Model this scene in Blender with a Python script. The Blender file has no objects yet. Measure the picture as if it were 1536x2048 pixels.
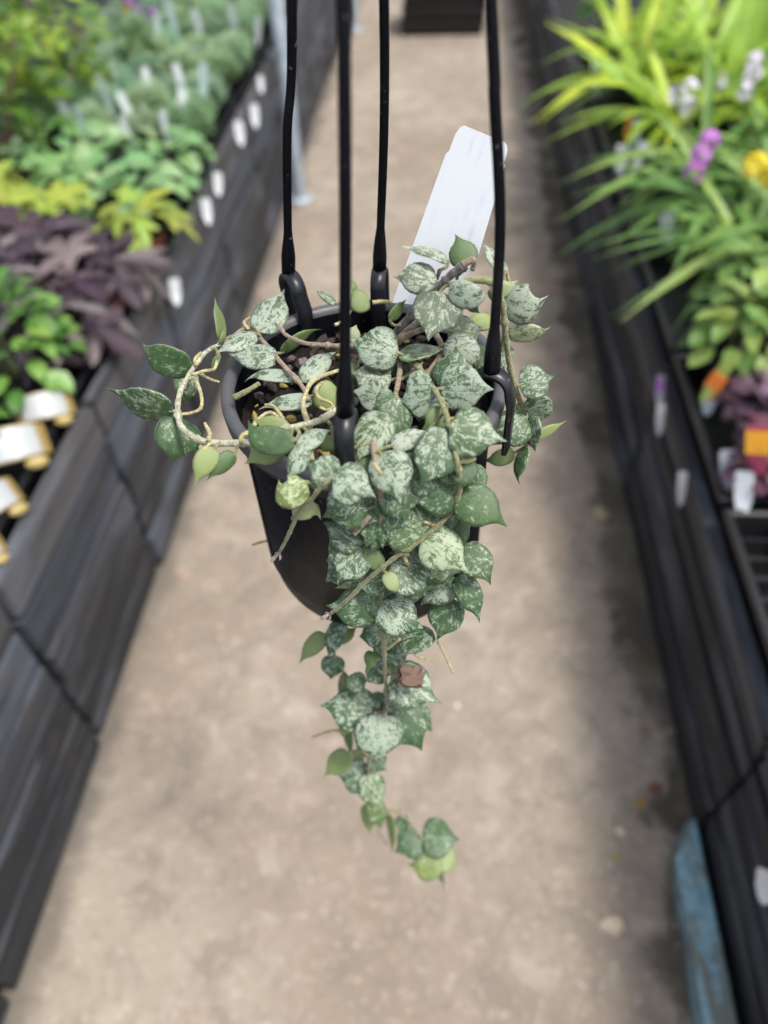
import bpy, bmesh, math, random
from mathutils import Vector, Matrix, Quaternion
random.seed(11)
scene = bpy.context.scene
col = scene.collection
R = math.radians

# ------------------------------------------------------------------ camera
CAM_H = 1.4
pitch, roll, yaw = R(47.6), R(-2.8), R(-6.04)
fwd = Vector((math.sin(yaw)*math.cos(pitch), math.cos(yaw)*math.cos(pitch), -math.sin(pitch)))
rt = Vector((math.cos(yaw), -math.sin(yaw), 0)); up = rt.cross(fwd)
rt, up = rt*math.cos(roll) + up*math.sin(roll), -rt*math.sin(roll) + up*math.cos(roll)
cam = bpy.data.cameras.new('camera'); camo = bpy.data.objects.new('camera', cam); col.objects.link(camo)
camo.matrix_world = Matrix(((rt.x, up.x, -fwd.x, 0), (rt.y, up.y, -fwd.y, 0), (rt.z, up.z, -fwd.z, CAM_H), (0, 0, 0, 1)))
cam.sensor_fit = 'VERTICAL'; cam.sensor_height = 36; cam.sensor_width = 27
cam.lens = 1476/2048*36
cam.clip_start = .01; cam.clip_end = 200
cam.dof.use_dof = True; cam.dof.focus_distance = .345; cam.dof.aperture_fstop = 4.6
scene.camera = camo

# ------------------------------------------------------------------ light
SUN_EL, SUN_AZ = R(64), R(118)      # azimuth measured from +Y towards +X
w = bpy.data.worlds.new('World'); scene.world = w; w.use_nodes = True
nt = w.node_tree; bg = nt.nodes['Background']
sky = nt.nodes.new('ShaderNodeTexSky'); sky.sky_type = 'NISHITA'; sky.sun_disc = False
sky.sun_elevation = SUN_EL; sky.sun_rotation = SUN_AZ; sky.air_density = 1.0; sky.dust_density = 4.0; sky.ozone_density = .6
hs = nt.nodes.new('ShaderNodeHueSaturation'); hs.inputs['Saturation'].default_value = .55      # thin white overcast
nt.links.new(sky.outputs[0], hs.inputs['Color']); nt.links.new(hs.outputs[0], bg.inputs[0]); bg.inputs[1].default_value = .115
sl = bpy.data.lights.new('sun', 'SUN'); sl.energy = 1.5; sl.angle = R(12); sl.color = (1, .95, .87)
so = bpy.data.objects.new('sun', sl); col.objects.link(so); so.location = (2, 2, 6)
sd = Vector((math.sin(SUN_AZ)*math.cos(SUN_EL), math.cos(SUN_AZ)*math.cos(SUN_EL), math.sin(SUN_EL)))
so.rotation_mode = 'QUATERNION'; so.rotation_quaternion = sd.to_track_quat('Z', 'Y')
vs = scene.view_settings; vs.view_transform = 'Standard'; vs.look = 'None'; vs.exposure = 1.08; vs.gamma = 1; vs.use_curve_mapping = False

# ------------------------------------------------------------------ data of the hanging plant (metres)
# leaf rows: base, middle, tip, side vector, width, silver, yellow, pale, underside, kind, cup
LEAVES=[
((-0.0908,0.3094,1.1903),(-0.0859,0.3226,1.1944),(-0.0819,0.3405,1.196),(0.941,-0.222,-0.256),0.0175,0.7,0,0.25,0,0,1),
((-0.0914,0.3047,1.1923),(-0.0997,0.2952,1.1932),(-0.1091,0.29,1.1912),(-0.614,0.722,0.319),0.0108,0.75,0,0.25,0,0,1),
((-0.0788,0.2923,1.1883),(-0.0909,0.2899,1.1899),(-0.1043,0.2915,1.1885),(-0.027,0.917,0.399),0.0142,0.65,0,0.15,0,0,1),
((-0.1084,0.3017,1.1903),(-0.11,0.3071,1.1988),(-0.113,0.3167,1.2045),(0.311,0.698,-0.645),0.0099,0.45,0.4,0,0,2,0.3),
((-0.0679,0.2802,1.1843),(-0.0808,0.2807,1.1881),(-0.0954,0.2807,1.1849),(0.024,0.976,0.216),0.0084,0.7,0,0.3,0,0,1),
((-0.065,0.2779,1.1843),(-0.0579,0.2869,1.1872),(-0.0515,0.3002,1.1873),(0.815,-0.445,-0.371),0.0116,0.75,0,0.2,0,0,1),
((-0.0579,0.2626,1.1863),(-0.0697,0.258,1.1878),(-0.0825,0.2572,1.1861),(-0.213,0.962,0.169),0.0104,0.7,0,0.25,0,0,1),
((-0.0468,0.2677,1.1883),(-0.053,0.2621,1.1873),(-0.06,0.2605,1.1831),(-0.522,0.416,0.744),0.0141,0.45,0.55,0,1,2,0.3),
((-0.0793,0.3004,1.1843),(-0.0696,0.3041,1.1902),(-0.0608,0.3119,1.1931),(0.264,0.278,-0.924),0.0075,0.45,0,0,1,1,0.3),
((-0.0578,0.2196,1.2),(-0.0745,0.2147,1.2006),(-0.0771,0.2248,1.2067),(0.399,0.676,0.62),0.0124,0.13,0,0,0,0,0.6),
((-0.0645,0.2289,1.1936),(-0.0723,0.222,1.1915),(-0.0813,0.2187,1.186),(-0.592,0.51,0.624),0.0138,0.45,0.45,0,1,2,0.3),
((-0.0622,0.229,1.1948),(-0.0699,0.2289,1.1988),(-0.0787,0.2325,1.1996),(0.336,0.644,0.687),0.0092,0.45,0.5,0,1,2,0.3),
((-0.0572,0.2176,1.1975),(-0.0502,0.2211,1.2005),(-0.0439,0.2283,1.2002),(0.63,-0.681,-0.373),0.0084,0.75,0,0.2,0,0,1),
((-0.1179,0.2799,1.1903),(-0.131,0.277,1.1951),(-0.1427,0.2836,1.2015),(0.428,0.25,0.868),0.0161,0.25,0,0,0,0,0.4),
((-0.1216,0.2833,1.1865),(-0.1207,0.2748,1.1821),(-0.1216,0.2701,1.1745),(-0.918,-0.268,0.292),0.0121,0.4,0,0,0,0,1),
((-0.1185,0.2475,1.1903),(-0.1314,0.2441,1.1946),(-0.1459,0.25,1.2007),(0.347,-0.059,0.936),0.0201,0.37,0,0,0,0,0.4),
((-0.1161,0.2482,1.1858),(-0.1175,0.2384,1.1805),(-0.1207,0.2323,1.1718),(-0.842,-0.199,0.501),0.0214,0.3,0,0,0,0,1),
((-0.0932,0.2219,1.1924),(-0.0964,0.2154,1.1901),(-0.1017,0.2097,1.1821),(-0.836,0.135,0.532),0.0100,0.45,0.6,0,1,2,0.3),
((-0.0855,0.2227,1.189),(-0.0907,0.2165,1.1872),(-0.0973,0.2138,1.182),(-0.612,0.221,0.759),0.0080,0.45,0,0,0,1,1),
((-0.1074,0.2905,1.1903),(-0.1081,0.2844,1.1883),(-0.1103,0.2824,1.1833),(-0.853,0.479,-0.207),0.0051,0.45,0,0,1,1,0.3),
((-0.1084,0.2979,1.1903),(-0.1065,0.2991,1.1946),(-0.1062,0.3044,1.196),(0.359,0.544,-0.759),0.0040,0.45,0.4,0,1,2,0.3),
((-0.0535,0.2188,1.1976),(-0.0567,0.2115,1.1946),(-0.061,0.2077,1.1882),(-0.888,0.342,0.308),0.0095,0.55,0,0.15,0,0,1),
((-0.0397,0.2072,1.1918),(-0.0458,0.2072,1.1958),(-0.0527,0.2108,1.1963),(0.392,0.738,0.55),0.0144,0.55,0,0.1,0,0,1),
((-0.0406,0.202,1.1959),(-0.0328,0.1993,1.1962),(-0.023,0.1987,1.1913),(-0.285,-0.817,-0.5),0.0178,0.63,0,0,0,0,1),
((-0.0526,0.2056,1.1902),(-0.0611,0.1976,1.1872),(-0.0645,0.2052,1.191),(0.025,0.704,0.71),0.0140,0.55,0.55,0,0,0,1),
((-0.0613,0.2079,1.1661),(-0.0521,0.2123,1.1725),(-0.0487,0.2085,1.1654),(-0.019,-0.585,-0.811),0.0081,0.45,0.9,0.3,0,2,0.3),
((-0.0291,0.2097,1.1707),(-0.0377,0.2064,1.172),(-0.047,0.2066,1.1696),(-0.155,0.606,0.78),0.0159,0.37,0,0,0,0,1),
((-0.0322,0.2106,1.1474),(-0.0412,0.2119,1.1529),(-0.0509,0.2164,1.1545),(0.421,0.765,0.488),0.0181,0.45,0,0,0,0,1),
((-0.0325,0.21,1.1442),(-0.0383,0.2022,1.1411),(-0.0446,0.1975,1.134),(-0.799,0.497,0.339),0.0173,0.5,0,0.1,0,0,1),
((-0.024,0.2027,1.1388),(-0.0286,0.2049,1.1447),(-0.0335,0.2103,1.1466),(0.754,0.405,0.517),0.0085,0.45,0.15,0,0,2,0.3),
((-0.0221,0.203,1.1362),(-0.0187,0.1979,1.1346),(-0.0155,0.1957,1.1289),(-0.83,-0.504,-0.239),0.0074,0.45,0.5,0.2,0,2,0.3),
((-0.0235,0.2086,1.1671),(-0.0215,0.2147,1.1758),(-0.0276,0.2215,1.1792),(0.714,0.586,-0.382),0.0089,0.25,0,0,0,0,1),
((-0.0233,0.216,1.1975),(-0.0184,0.2071,1.1923),(-0.0139,0.2017,1.1836),(-0.905,-0.288,-0.313),0.0184,0.7,0,0,0,0,1),
((-0.0053,0.2081,1.1554),(-0.0155,0.2093,1.1609),(-0.0252,0.2122,1.1611),(0.325,0.679,0.659),0.0232,0.45,0.14,0,0,0,1),
((-0.006,0.2084,1.1544),(0.0046,0.204,1.1528),(0.0142,0.1982,1.1432),(-0.593,-0.648,-0.478),0.0204,0.7,0.25,0,0,0,1),
((0.009,0.2173,1.174),(0.0185,0.2122,1.1718),(0.0303,0.2088,1.1642),(-0.515,-0.673,-0.531),0.0185,0.25,0.06,0,0,0,1),
((0.008,0.2179,1.1746),(-0.0014,0.2136,1.175),(-0.0109,0.2128,1.1718),(-0.278,0.638,0.718),0.0171,0.37,0,0,0,0,1),
((0.0039,0.2261,1.2014),(-0.0016,0.2152,1.1954),(-0.0071,0.208,1.186),(-0.888,0.178,0.425),0.0192,0.5,0,0,0,0,1),
((0.0042,0.2253,1.204),(0.0139,0.2224,1.2038),(0.0269,0.2228,1.1996),(-0.199,-0.771,-0.605),0.0213,0.5,0.08,0,0,0,1),
((0.0078,0.2218,1.1883),(0.0123,0.2165,1.1865),(0.017,0.2148,1.1811),(-0.724,-0.608,-0.326),0.0120,0.1,0,0,0,0,1),
((0.0055,0.2216,1.1572),(0.0092,0.2133,1.1527),(0.0129,0.2083,1.1444),(-0.915,-0.151,-0.373),0.0122,0.1,0,0,0,0,1),
((0.0112,0.223,1.1274),(0.0211,0.2191,1.1264),(0.0273,0.2123,1.1162),(-0.682,-0.618,-0.39),0.0166,0.37,0.08,0,0,0,1),
((0.0112,0.2224,1.1107),(0.0175,0.213,1.1049),(0.024,0.2066,1.0951),(-0.865,-0.378,-0.331),0.0134,0.35,0,0,0,0,1),
((0.008,0.2207,1.0945),(0.0053,0.2107,1.0891),(0.0027,0.2035,1.0794),(-0.943,0.33,-0.04),0.0191,0.35,0,0,0,0,1),
((0.0107,0.2255,1.1034),(0.0014,0.2187,1.1015),(-0.0079,0.2149,1.0956),(-0.576,0.628,0.523),0.0158,0.65,0,0,0,0,1),
((-0.0207,0.2083,1.1355),(-0.0111,0.2037,1.1338),(-0.002,0.1979,1.1243),(-0.585,-0.767,-0.265),0.0209,0.5,0,0,0,0,1),
((-0.0248,0.2055,1.109),(-0.0159,0.1999,1.1064),(-0.0039,0.1969,1.0991),(-0.489,-0.808,-0.329),0.0212,0.6,0,0,0,0,1),
((-0.0252,0.206,1.1067),(-0.0388,0.2013,1.1071),(-0.0524,0.2035,1.1071),(-0.048,0.661,0.749),0.0211,0.35,0,0,0,0,1),
((-0.0226,0.2094,1.1265),(-0.0305,0.2053,1.1269),(-0.0387,0.2041,1.1232),(-0.338,0.578,0.743),0.0172,0.45,0,0,0,0,1),
((-0.0364,0.2103,1.1245),(-0.0411,0.2057,1.1242),(-0.0463,0.204,1.1198),(-0.623,0.63,0.464),0.0062,0.45,0.3,0,1,1,0.3),
((-0.0408,0.2119,1.1454),(-0.0432,0.2081,1.1455),(-0.0462,0.2074,1.1418),(-0.728,0.567,0.385),0.0089,0.25,0,0,0,0,1),
((-0,0.2128,1.075),(-0.0099,0.2063,1.0734),(-0.0199,0.2026,1.0676),(-0.434,0.897,-0.079),0.0155,0.5,0,0,0,0,1),
((-0.0155,0.2129,1.0407),(-0.0251,0.2156,1.0475),(-0.0351,0.221,1.05),(0.518,0.724,0.455),0.0221,0.5,0,0,0,0,1),
((-0.0292,0.2108,1.0504),(-0.0356,0.2112,1.0548),(-0.0343,0.2031,1.0439),(-0.721,0.659,-0.215),0.0108,0.45,0,0,1,1,0.3),
((-0.0227,0.2123,1.0302),(-0.0092,0.2078,1.0282),(0.0035,0.2008,1.0172),(-0.474,-0.858,-0.196),0.0274,0.55,0,0.05,0,0,1),
((-0.026,0.2178,1.0065),(-0.0181,0.2137,1.0055),(-0.0105,0.2121,0.9999),(-0.479,-0.719,-0.504),0.0199,0.45,0,0.15,0,0,1),
((-0.0625,0.2338,1.0352),(-0.068,0.2273,1.0332),(-0.0793,0.2193,1.0237),(-0.739,0.474,0.479),0.0109,0.45,0.3,0,1,1,0.3),
((-0.0516,0.2338,1.0514),(-0.0553,0.2237,1.0459),(-0.0596,0.2162,1.0362),(-0.897,0.441,-0.037),0.0122,0.5,0,0,0,0,1),
((-0.0569,0.2388,1.0203),(-0.0507,0.241,1.025),(-0.0452,0.2459,1.0255),(0.587,-0.749,-0.307),0.0081,0.45,0.35,0,1,1,0.3),
((-0.0601,0.2388,1.0041),(-0.0607,0.2313,1.0007),(-0.0621,0.2263,0.9929),(-0.948,-0.115,0.297),0.0151,0.45,0,0,0,0,1),
((-0.0555,0.2368,0.9868),(-0.056,0.2282,0.9824),(-0.057,0.222,0.9735),(-0.71,0.509,-0.486),0.0086,0.45,0,0,1,1,0.3),
((-0.0341,0.2085,0.9887),(-0.0485,0.2099,0.9947),(-0.0675,0.2111,0.9942),(0.147,0.867,0.476),0.0278,0.55,0,0,0,0,1),
((-0.0317,0.2066,0.9926),(-0.0312,0.1938,0.9843),(-0.0311,0.1832,0.9713),(-0.962,-0.197,0.19),0.0311,0.73,0,0,0,0,1),
((-0.0253,0.2122,0.9886),(-0.0129,0.207,0.9861),(-0.0032,0.193,0.9691),(-0.767,-0.557,-0.318),0.0318,0.37,0,0,0,0,1),
((-0.0152,0.2152,0.9827),(-0.006,0.2096,0.9802),(0.0031,0.2064,0.973),(-0.558,-0.734,-0.388),0.0176,0.35,0,0,0,0,1),
((-0.028,0.2152,0.9846),(-0.0342,0.2167,0.9899),(-0.0407,0.2206,0.9907),(0.472,0.85,0.233),0.0124,0.35,0,0,0,0,1),
((-0.0581,0.2288,0.9305),(-0.0588,0.2243,0.9298),(-0.0601,0.222,0.9245),(-0.977,0.151,0.152),0.0085,0.45,0.7,0,1,2,0.3),
((-0.0562,0.2288,0.9292),(-0.0543,0.2206,0.9249),(-0.053,0.2145,0.9159),(-0.733,0.367,-0.572),0.0101,0.45,0,0,1,1,0.3),
((-0.0518,0.2288,0.892),(-0.0501,0.2242,0.891),(-0.0488,0.2217,0.8852),(-0.947,-0.301,-0.11),0.0090,0.45,0.6,0,1,2,0.3),
((-0.053,0.2125,0.9214),(-0.0621,0.2053,0.9191),(-0.0719,0.2002,0.912),(-0.596,0.787,0.163),0.0164,0.45,0.35,0,1,1,0.3),
((-0.0428,0.2096,0.8959),(-0.0534,0.2077,0.8985),(-0.0646,0.2078,0.8963),(-0.059,0.846,0.53),0.0244,0.5,0,0,0,0,1),
((-0.0415,0.2092,0.8995),(-0.0392,0.1984,0.893),(-0.0373,0.1897,0.8814),(-0.961,-0.268,0.065),0.0199,0.55,0.15,0,0,0,1),
((-0.041,0.21,0.8487),(-0.0371,0.2012,0.8436),(-0.0334,0.1942,0.8335),(-0.909,-0.415,-0.021),0.0158,0.25,0.25,0,0,0,1),
((-0.0481,0.2148,0.8293),(-0.0456,0.2043,0.8229),(-0.0435,0.1957,0.8114),(-0.942,0.08,-0.327),0.0106,0.45,0.55,0,1,2,0.3),
((-0.0301,0.2148,0.8092),(-0.0282,0.2025,0.8013),(-0.0266,0.1919,0.7881),(-0.593,0.495,-0.635),0.0138,0.45,0.4,0,1,1,0.3),
((-0.0066,0.2108,0.7754),(-0.0162,0.2043,0.7738),(-0.0259,0.1995,0.767),(-0.576,0.76,0.3),0.0266,0.35,0,0,0,0,1),
((-0.0045,0.2098,0.7765),(0.0113,0.2097,0.7783),(0.0272,0.2113,0.7749),(0.042,-0.993,-0.11),0.0321,0.3,0,0,0,0,1),
((0.0078,0.2115,0.7264),(-0.001,0.2017,0.7218),(-0.0153,0.2056,0.7233),(-0.273,0.894,0.356),0.0291,0.3,0.7,0,0,0,1),
((0.01,0.2165,0.7162),(0.0191,0.212,0.7146),(0.0282,0.2091,0.7078),(-0.4,-0.914,-0.068),0.0224,0.45,0.5,0,1,2,0.3),
((0.0097,0.2128,0.7171),(0.0134,0.2019,0.7103),(0.0172,0.1926,0.6981),(-0.833,0.182,-0.523),0.0067,0.45,0,0,0,1,1),
((0.0279,0.3038,1.2156),(0.0394,0.294,1.2089),(0.0467,0.3049,1.2148),(-0.019,-0.334,-0.942),0.0189,0.7,0,0.35,0,0,1),
((0.0306,0.2988,1.1983),(0.0411,0.2975,1.1995),(0.0522,0.3005,1.1977),(-0.033,0.091,-0.995),0.0113,0.7,0.5,0.3,0,0,1),
((0.0373,0.2838,1.1795),(0.0464,0.284,1.1822),(0.0538,0.2879,1.1817),(0.268,-0.745,-0.611),0.0169,0.55,0,0,0,0,1),
((0.0426,0.2838,1.1609),(0.0503,0.2855,1.165),(0.0557,0.2842,1.1599),(-0.068,-0.101,-0.993),0.0201,0.5,0,0,0,0,1),
((0.0437,0.2838,1.1596),(0.0454,0.2757,1.1555),(0.0477,0.2715,1.148),(-0.576,0.454,-0.68),0.0154,0.55,0,0,0,0,1),
((0.0426,0.2815,1.1622),(0.0344,0.2737,1.1593),(0.0266,0.2697,1.153),(-0.682,0.522,0.513),0.0192,0.45,0,0,0,0,1),
((0.0445,0.2808,1.1464),(0.0542,0.2835,1.1513),(0.0646,0.2901,1.1529),(0.365,-0.149,-0.919),0.0066,0.45,0.7,0,1,2,0.3),
((0.0403,0.2888,1.1316),(0.0323,0.2839,1.1313),(0.0231,0.2839,1.1288),(-0.276,0.498,0.822),0.0094,0.45,0.25,0,1,1,0.3),
((0.0443,0.2838,1.1409),(0.0416,0.2744,1.136),(0.0395,0.2687,1.1276),(-0.664,0.601,-0.445),0.0090,0.35,0,0,0,0,1),
((0.0397,0.2918,1.1547),(0.0444,0.2924,1.1582),(0.0497,0.297,1.1584),(0.537,-0.594,-0.599),0.0105,0.45,0.3,0,1,1,0.3),
((0.0327,0.3038,1.1884),(0.0309,0.2973,1.186),(0.0296,0.295,1.1807),(-0.968,0.185,0.17),0.0069,0.45,0,0.4,0,0,1),
((0.0098,0.3008,1.2311),(0.0076,0.3039,1.2375),(0.0054,0.3118,1.2415),(0.957,0.151,0.246),0.0130,0.45,0,0,0,1,1),
((0.002,0.2988,1.2348),(-0.0061,0.2987,1.2388),(-0.0197,0.3012,1.239),(0.122,0.99,0.07),0.0086,0.65,0,0.6,0,0,1),
((-0.0027,0.2938,1.228),(-0.0127,0.292,1.2307),(-0.0227,0.2945,1.2306),(0.117,0.693,0.711),0.0143,0.55,0,0.6,0,0,1),
((-0.001,0.2852,1.2283),(-0.0036,0.275,1.2226),(-0.0062,0.2691,1.2141),(-0.972,0.162,0.171),0.0221,0.45,0,0.65,0,0,1),
((0.0027,0.2834,1.232),(0.0125,0.2774,1.2291),(0.0211,0.2818,1.2289),(-0.19,-0.436,-0.88),0.0116,0.75,0,0.2,0,0,1),
((0.0288,0.3088,1.2235),(0.023,0.3115,1.2299),(0.0175,0.319,1.2338),(0.57,0.804,-0.167),0.0108,0.65,0,0.5,0,0,1),
((0.0208,0.3008,1.2193),(0.0272,0.2998,1.2212),(0.034,0.3034,1.2204),(0.138,-0.311,-0.94),0.0081,0.45,0.1,0.5,1,2,0.3),
((0.0239,0.3003,1.204),(0.0163,0.2973,1.2054),(0.0088,0.2986,1.2039),(-0.08,0.64,0.764),0.0087,0.45,0.85,0,1,2,0.3),
((0.0026,0.2868,1.2073),(0.0116,0.2843,1.2076),(0.0195,0.2897,1.2083),(0.145,-0.587,-0.796),0.0153,0.45,0,0.7,0,0,1),
((0.0012,0.2808,1.204),(0.0117,0.2778,1.2036),(0.0193,0.274,1.1961),(-0.497,-0.618,-0.609),0.0154,0.7,0,0.35,0,0,1),
((-0.0236,0.2888,1.2112),(-0.0198,0.2906,1.2158),(-0.0164,0.2967,1.2177),(0.487,0.245,-0.838),0.0064,0.45,0,0,1,1,0.3),
((0.0099,0.2928,1.2196),(0.0132,0.2884,1.2186),(0.0168,0.2883,1.2149),(-0.424,0.264,-0.866),0.0066,0.45,0,0,1,1,0.3),
((0.0244,0.3088,1.2099),(0.0299,0.3104,1.2142),(0.0358,0.3165,1.2158),(0.637,-0.472,-0.61),0.0077,0.55,0,0.4,0,0,1),
((-0.0191,0.2752,1.2033),(-0.0306,0.2745,1.2052),(-0.0417,0.2797,1.2057),(0.215,0.748,0.628),0.0207,0.65,0,0.1,0,0,1),
((-0.0222,0.2698,1.1923),(-0.0318,0.2698,1.1947),(-0.0419,0.2737,1.194),(0.212,0.909,0.358),0.0178,0.55,0,0.6,0,0,1),
((-0.0226,0.2475,1.1983),(-0.03,0.2477,1.2009),(-0.0379,0.2518,1.2004),(0.253,0.474,0.843),0.0148,0.7,0,0.35,0,0,1),
((-0.0195,0.277,1.2003),(-0.0079,0.2777,1.2022),(0.0035,0.2825,1.2012),(0.222,-0.959,0.178),0.0158,0.6,0.25,0,0,0,1),
((-0.0186,0.2497,1.1993),(-0.0183,0.2386,1.1926),(-0.0233,0.2326,1.1841),(-0.93,-0.064,0.361),0.0168,0.4,0,0,0,0,1),
((-0.0188,0.2491,1.1987),(-0.0236,0.2452,1.199),(-0.0287,0.2452,1.1962),(-0.382,0.446,0.81),0.0118,0.4,0,0,0,0,1),
((-0.0218,0.2345,1.202),(-0.0291,0.2254,1.1978),(-0.0333,0.2184,1.1885),(-0.873,0.427,0.237),0.0167,0.65,0.12,0,0,0,1),
((-0.0192,0.2208,1.1968),(-0.0112,0.2227,1.1999),(-0.0034,0.2284,1.1997),(0.42,-0.617,-0.665),0.0084,0.75,0,0.5,0,0,1),
((-0.0013,0.2528,1.2005),(-0.0097,0.2471,1.1994),(-0.0175,0.2482,1.1978),(-0.26,0.407,0.876),0.0221,0.65,0,0,0,0,1),
((0.0013,0.2574,1.1969),(0.0062,0.263,1.2049),(0.0068,0.2724,1.2099),(0.949,-0.311,-0.046),0.0190,0.4,0,0,0,0,1),
((-0,0.2517,1.202),(0.0105,0.2507,1.2035),(0.0236,0.2536,1.2015),(0.021,-0.474,-0.88),0.0208,0.7,0,0,0,0,1),
((0.0028,0.2433,1.1968),(-0.0021,0.2381,1.1959),(-0.0069,0.2367,1.1917),(-0.632,0.427,0.646),0.0102,0.45,0,0,1,1,0.3),
((-0.0443,0.2993,1.1903),(-0.0426,0.3012,1.1952),(-0.0414,0.3073,1.1973),(0.945,-0.058,-0.321),0.0079,0.45,0.2,0.5,0,2,0.3),
((-0.0386,0.2788,1.1923),(-0.0411,0.2751,1.1926),(-0.0442,0.2754,1.1899),(-0.572,0.487,0.66),0.0078,0.45,0.4,0,1,1,0.3),
((-0.0443,0.2287,1.1935),(-0.0463,0.2244,1.1932),(-0.0489,0.2238,1.1895),(-0.735,0.139,0.664),0.0084,0.45,0.2,0,1,1,0.3),
((-0.0552,0.3354,1.1903),(-0.0608,0.3359,1.1947),(-0.0671,0.3407,1.1963),(0.473,0.865,0.169),0.0056,0.55,0,0.5,0,0,1),
((-0.0384,0.3404,1.1903),(-0.0443,0.3364,1.1907),(-0.0508,0.3368,1.1883),(-0.305,0.668,0.679),0.0129,0.45,0.35,0,1,1,0.3),
((-0.0458,0.3456,1.1903),(-0.0472,0.3465,1.1947),(-0.0492,0.3519,1.1963),(0.667,0.673,-0.32),0.0044,0.45,0.3,0,1,1,0.3),
((-0.0075,0.2237,1.1922),(-0.0114,0.2171,1.1899),(-0.0154,0.214,1.1842),(-0.847,0.367,0.385),0.0157,0.3,0,0,0,0,1),
((0.0052,0.2243,1.1806),(0.0001,0.2167,1.1776),(-0.0049,0.2126,1.171),(-0.799,0.238,0.552),0.0166,0.3,0,0,0,0,1),
((-0.0008,0.2214,1.1617),(0.0027,0.2143,1.1583),(0.0063,0.2105,1.1511),(-0.897,-0.189,-0.4),0.0160,0.3,0,0,0,0,1),
((-0.0198,0.2156,1.1765),(-0.0153,0.2095,1.1739),(-0.011,0.2068,1.1677),(-0.784,-0.589,-0.195),0.0141,0.3,0,0,0,0,1),
((-0.0094,0.2169,1.1428),(-0.0149,0.2124,1.1426),(-0.0205,0.211,1.1386),(-0.538,0.75,0.384),0.0148,0.3,0,0,0,0,1),
((0,0.2215,1.1191),(-0.0046,0.2152,1.1172),(-0.0093,0.212,1.1113),(-0.777,0.601,0.185),0.0172,0.3,0,0,0,0,1),
((-0.032,0.214,1.1837),(-0.0347,0.209,1.1828),(-0.0379,0.2074,1.1783),(-0.818,0.468,0.336),0.0115,0.3,0,0,0,0,1),
((-0.0373,0.2303,1.1909),(-0.0379,0.2245,1.1891),(-0.0391,0.2224,1.1839),(-0.965,-0.013,0.262),0.0092,0.3,0,0,0,0,1),
((0.0136,0.287,1.1915),(0.0192,0.2871,1.1943),(0.0251,0.2913,1.1942),(0.4,-0.694,-0.598),0.0130,0.3,0,0,0,0,1),
((-0.0058,0.2345,1.191),(-0.0088,0.23,1.1906),(-0.0119,0.2293,1.1869),(-0.711,0.386,0.588),0.0100,0.3,0,0,0,0,1),
((-0.0143,0.2825,1.1914),(-0.0188,0.2784,1.1915),(-0.0235,0.2784,1.1886),(-0.471,0.625,0.622),0.0116,0.3,0,0,0,0,1),
((-0.0353,0.2129,1.1391),(-0.0377,0.2047,1.135),(-0.0406,0.1995,1.1269),(-0.923,0.022,0.383),0.0167,0.452,0,0,0,0,1),
((-0.0252,0.2164,1.1656),(-0.0271,0.2084,1.1608),(-0.0295,0.2037,1.1522),(-0.971,0.098,0.219),0.0181,0.359,0,0,0,0,1),
((-0.0166,0.218,1.1687),(-0.019,0.2104,1.1656),(-0.0217,0.2062,1.1589),(-0.947,0.2,0.252),0.0180,0.38,0,0,0,0,1),
((-0.0139,0.2196,1.1829),(-0.0128,0.2117,1.1785),(-0.0119,0.2073,1.1706),(-0.99,-0.14,-0.02),0.0159,0.411,0,0,0,0,1),
((-0.0019,0.2217,1.1706),(0.0053,0.2185,1.1696),(0.0126,0.2187,1.165),(-0.387,-0.657,-0.647),0.0157,0.359,0,0,0,0,1),
((-0.0345,0.226,1.1892),(-0.0301,0.218,1.1858),(-0.0262,0.2135,1.1789),(-0.877,-0.452,-0.162),0.0167,0.302,0,0,0,0,1),
((-0.0348,0.2157,1.1715),(-0.0275,0.2112,1.169),(-0.0205,0.2099,1.1627),(-0.578,-0.617,-0.533),0.0158,0.481,0,0,0,0,1),
((-0.0239,0.216,1.1654),(-0.0233,0.2085,1.1604),(-0.0231,0.2042,1.1516),(-0.994,0.048,-0.097),0.0156,0.384,0,0,0,0,1),
((-0.012,0.2205,1.1837),(-0.0043,0.2173,1.1819),(0.0033,0.2176,1.1766),(-0.388,-0.758,-0.524),0.0182,0.461,0,0,0,0,1),
((-0.0375,0.2207,1.1886),(-0.029,0.2164,1.1859),(-0.0209,0.2156,1.1798),(-0.497,-0.677,-0.542),0.0147,0.268,0,0,0,0,1),
((0.0009,0.2258,1.1875),(0.0082,0.22,1.1859),(0.0155,0.2177,1.1808),(-0.578,-0.693,-0.431),0.0161,0.363,0,0,0,0,1),
((-0.029,0.2136,1.1122),(-0.0232,0.2052,1.1082),(-0.0177,0.1998,1.1002),(-0.819,-0.56,-0.123),0.0192,0.321,0,0,0,0,1),
((-0.001,0.2225,1.126),(0.0037,0.2162,1.1219),(0.0084,0.213,1.1139),(-0.84,-0.457,-0.294),0.0200,0.318,0,0,0,0,1),
((0.0097,0.2281,1.1765),(0.0148,0.2215,1.1743),(0.0202,0.2185,1.1685),(-0.754,-0.37,-0.543),0.0165,0.36,0,0,0,0,1),
((-0.0321,0.2137,1.178),(-0.0394,0.2068,1.1762),(-0.0473,0.2032,1.1707),(-0.593,0.347,0.727),0.0164,0.477,0,0,0,0,1),
((-0.0399,0.2151,1.1358),(-0.0319,0.2098,1.132),(-0.0242,0.2075,1.1242),(-0.652,-0.553,-0.52),0.0190,0.447,0,0,0,0,1),
((-0.0095,0.2254,1.1909),(-0.0055,0.2191,1.1862),(-0.0016,0.2163,1.178),(-0.893,-0.201,-0.403),0.0175,0.311,0,0,0,0,1),
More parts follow.
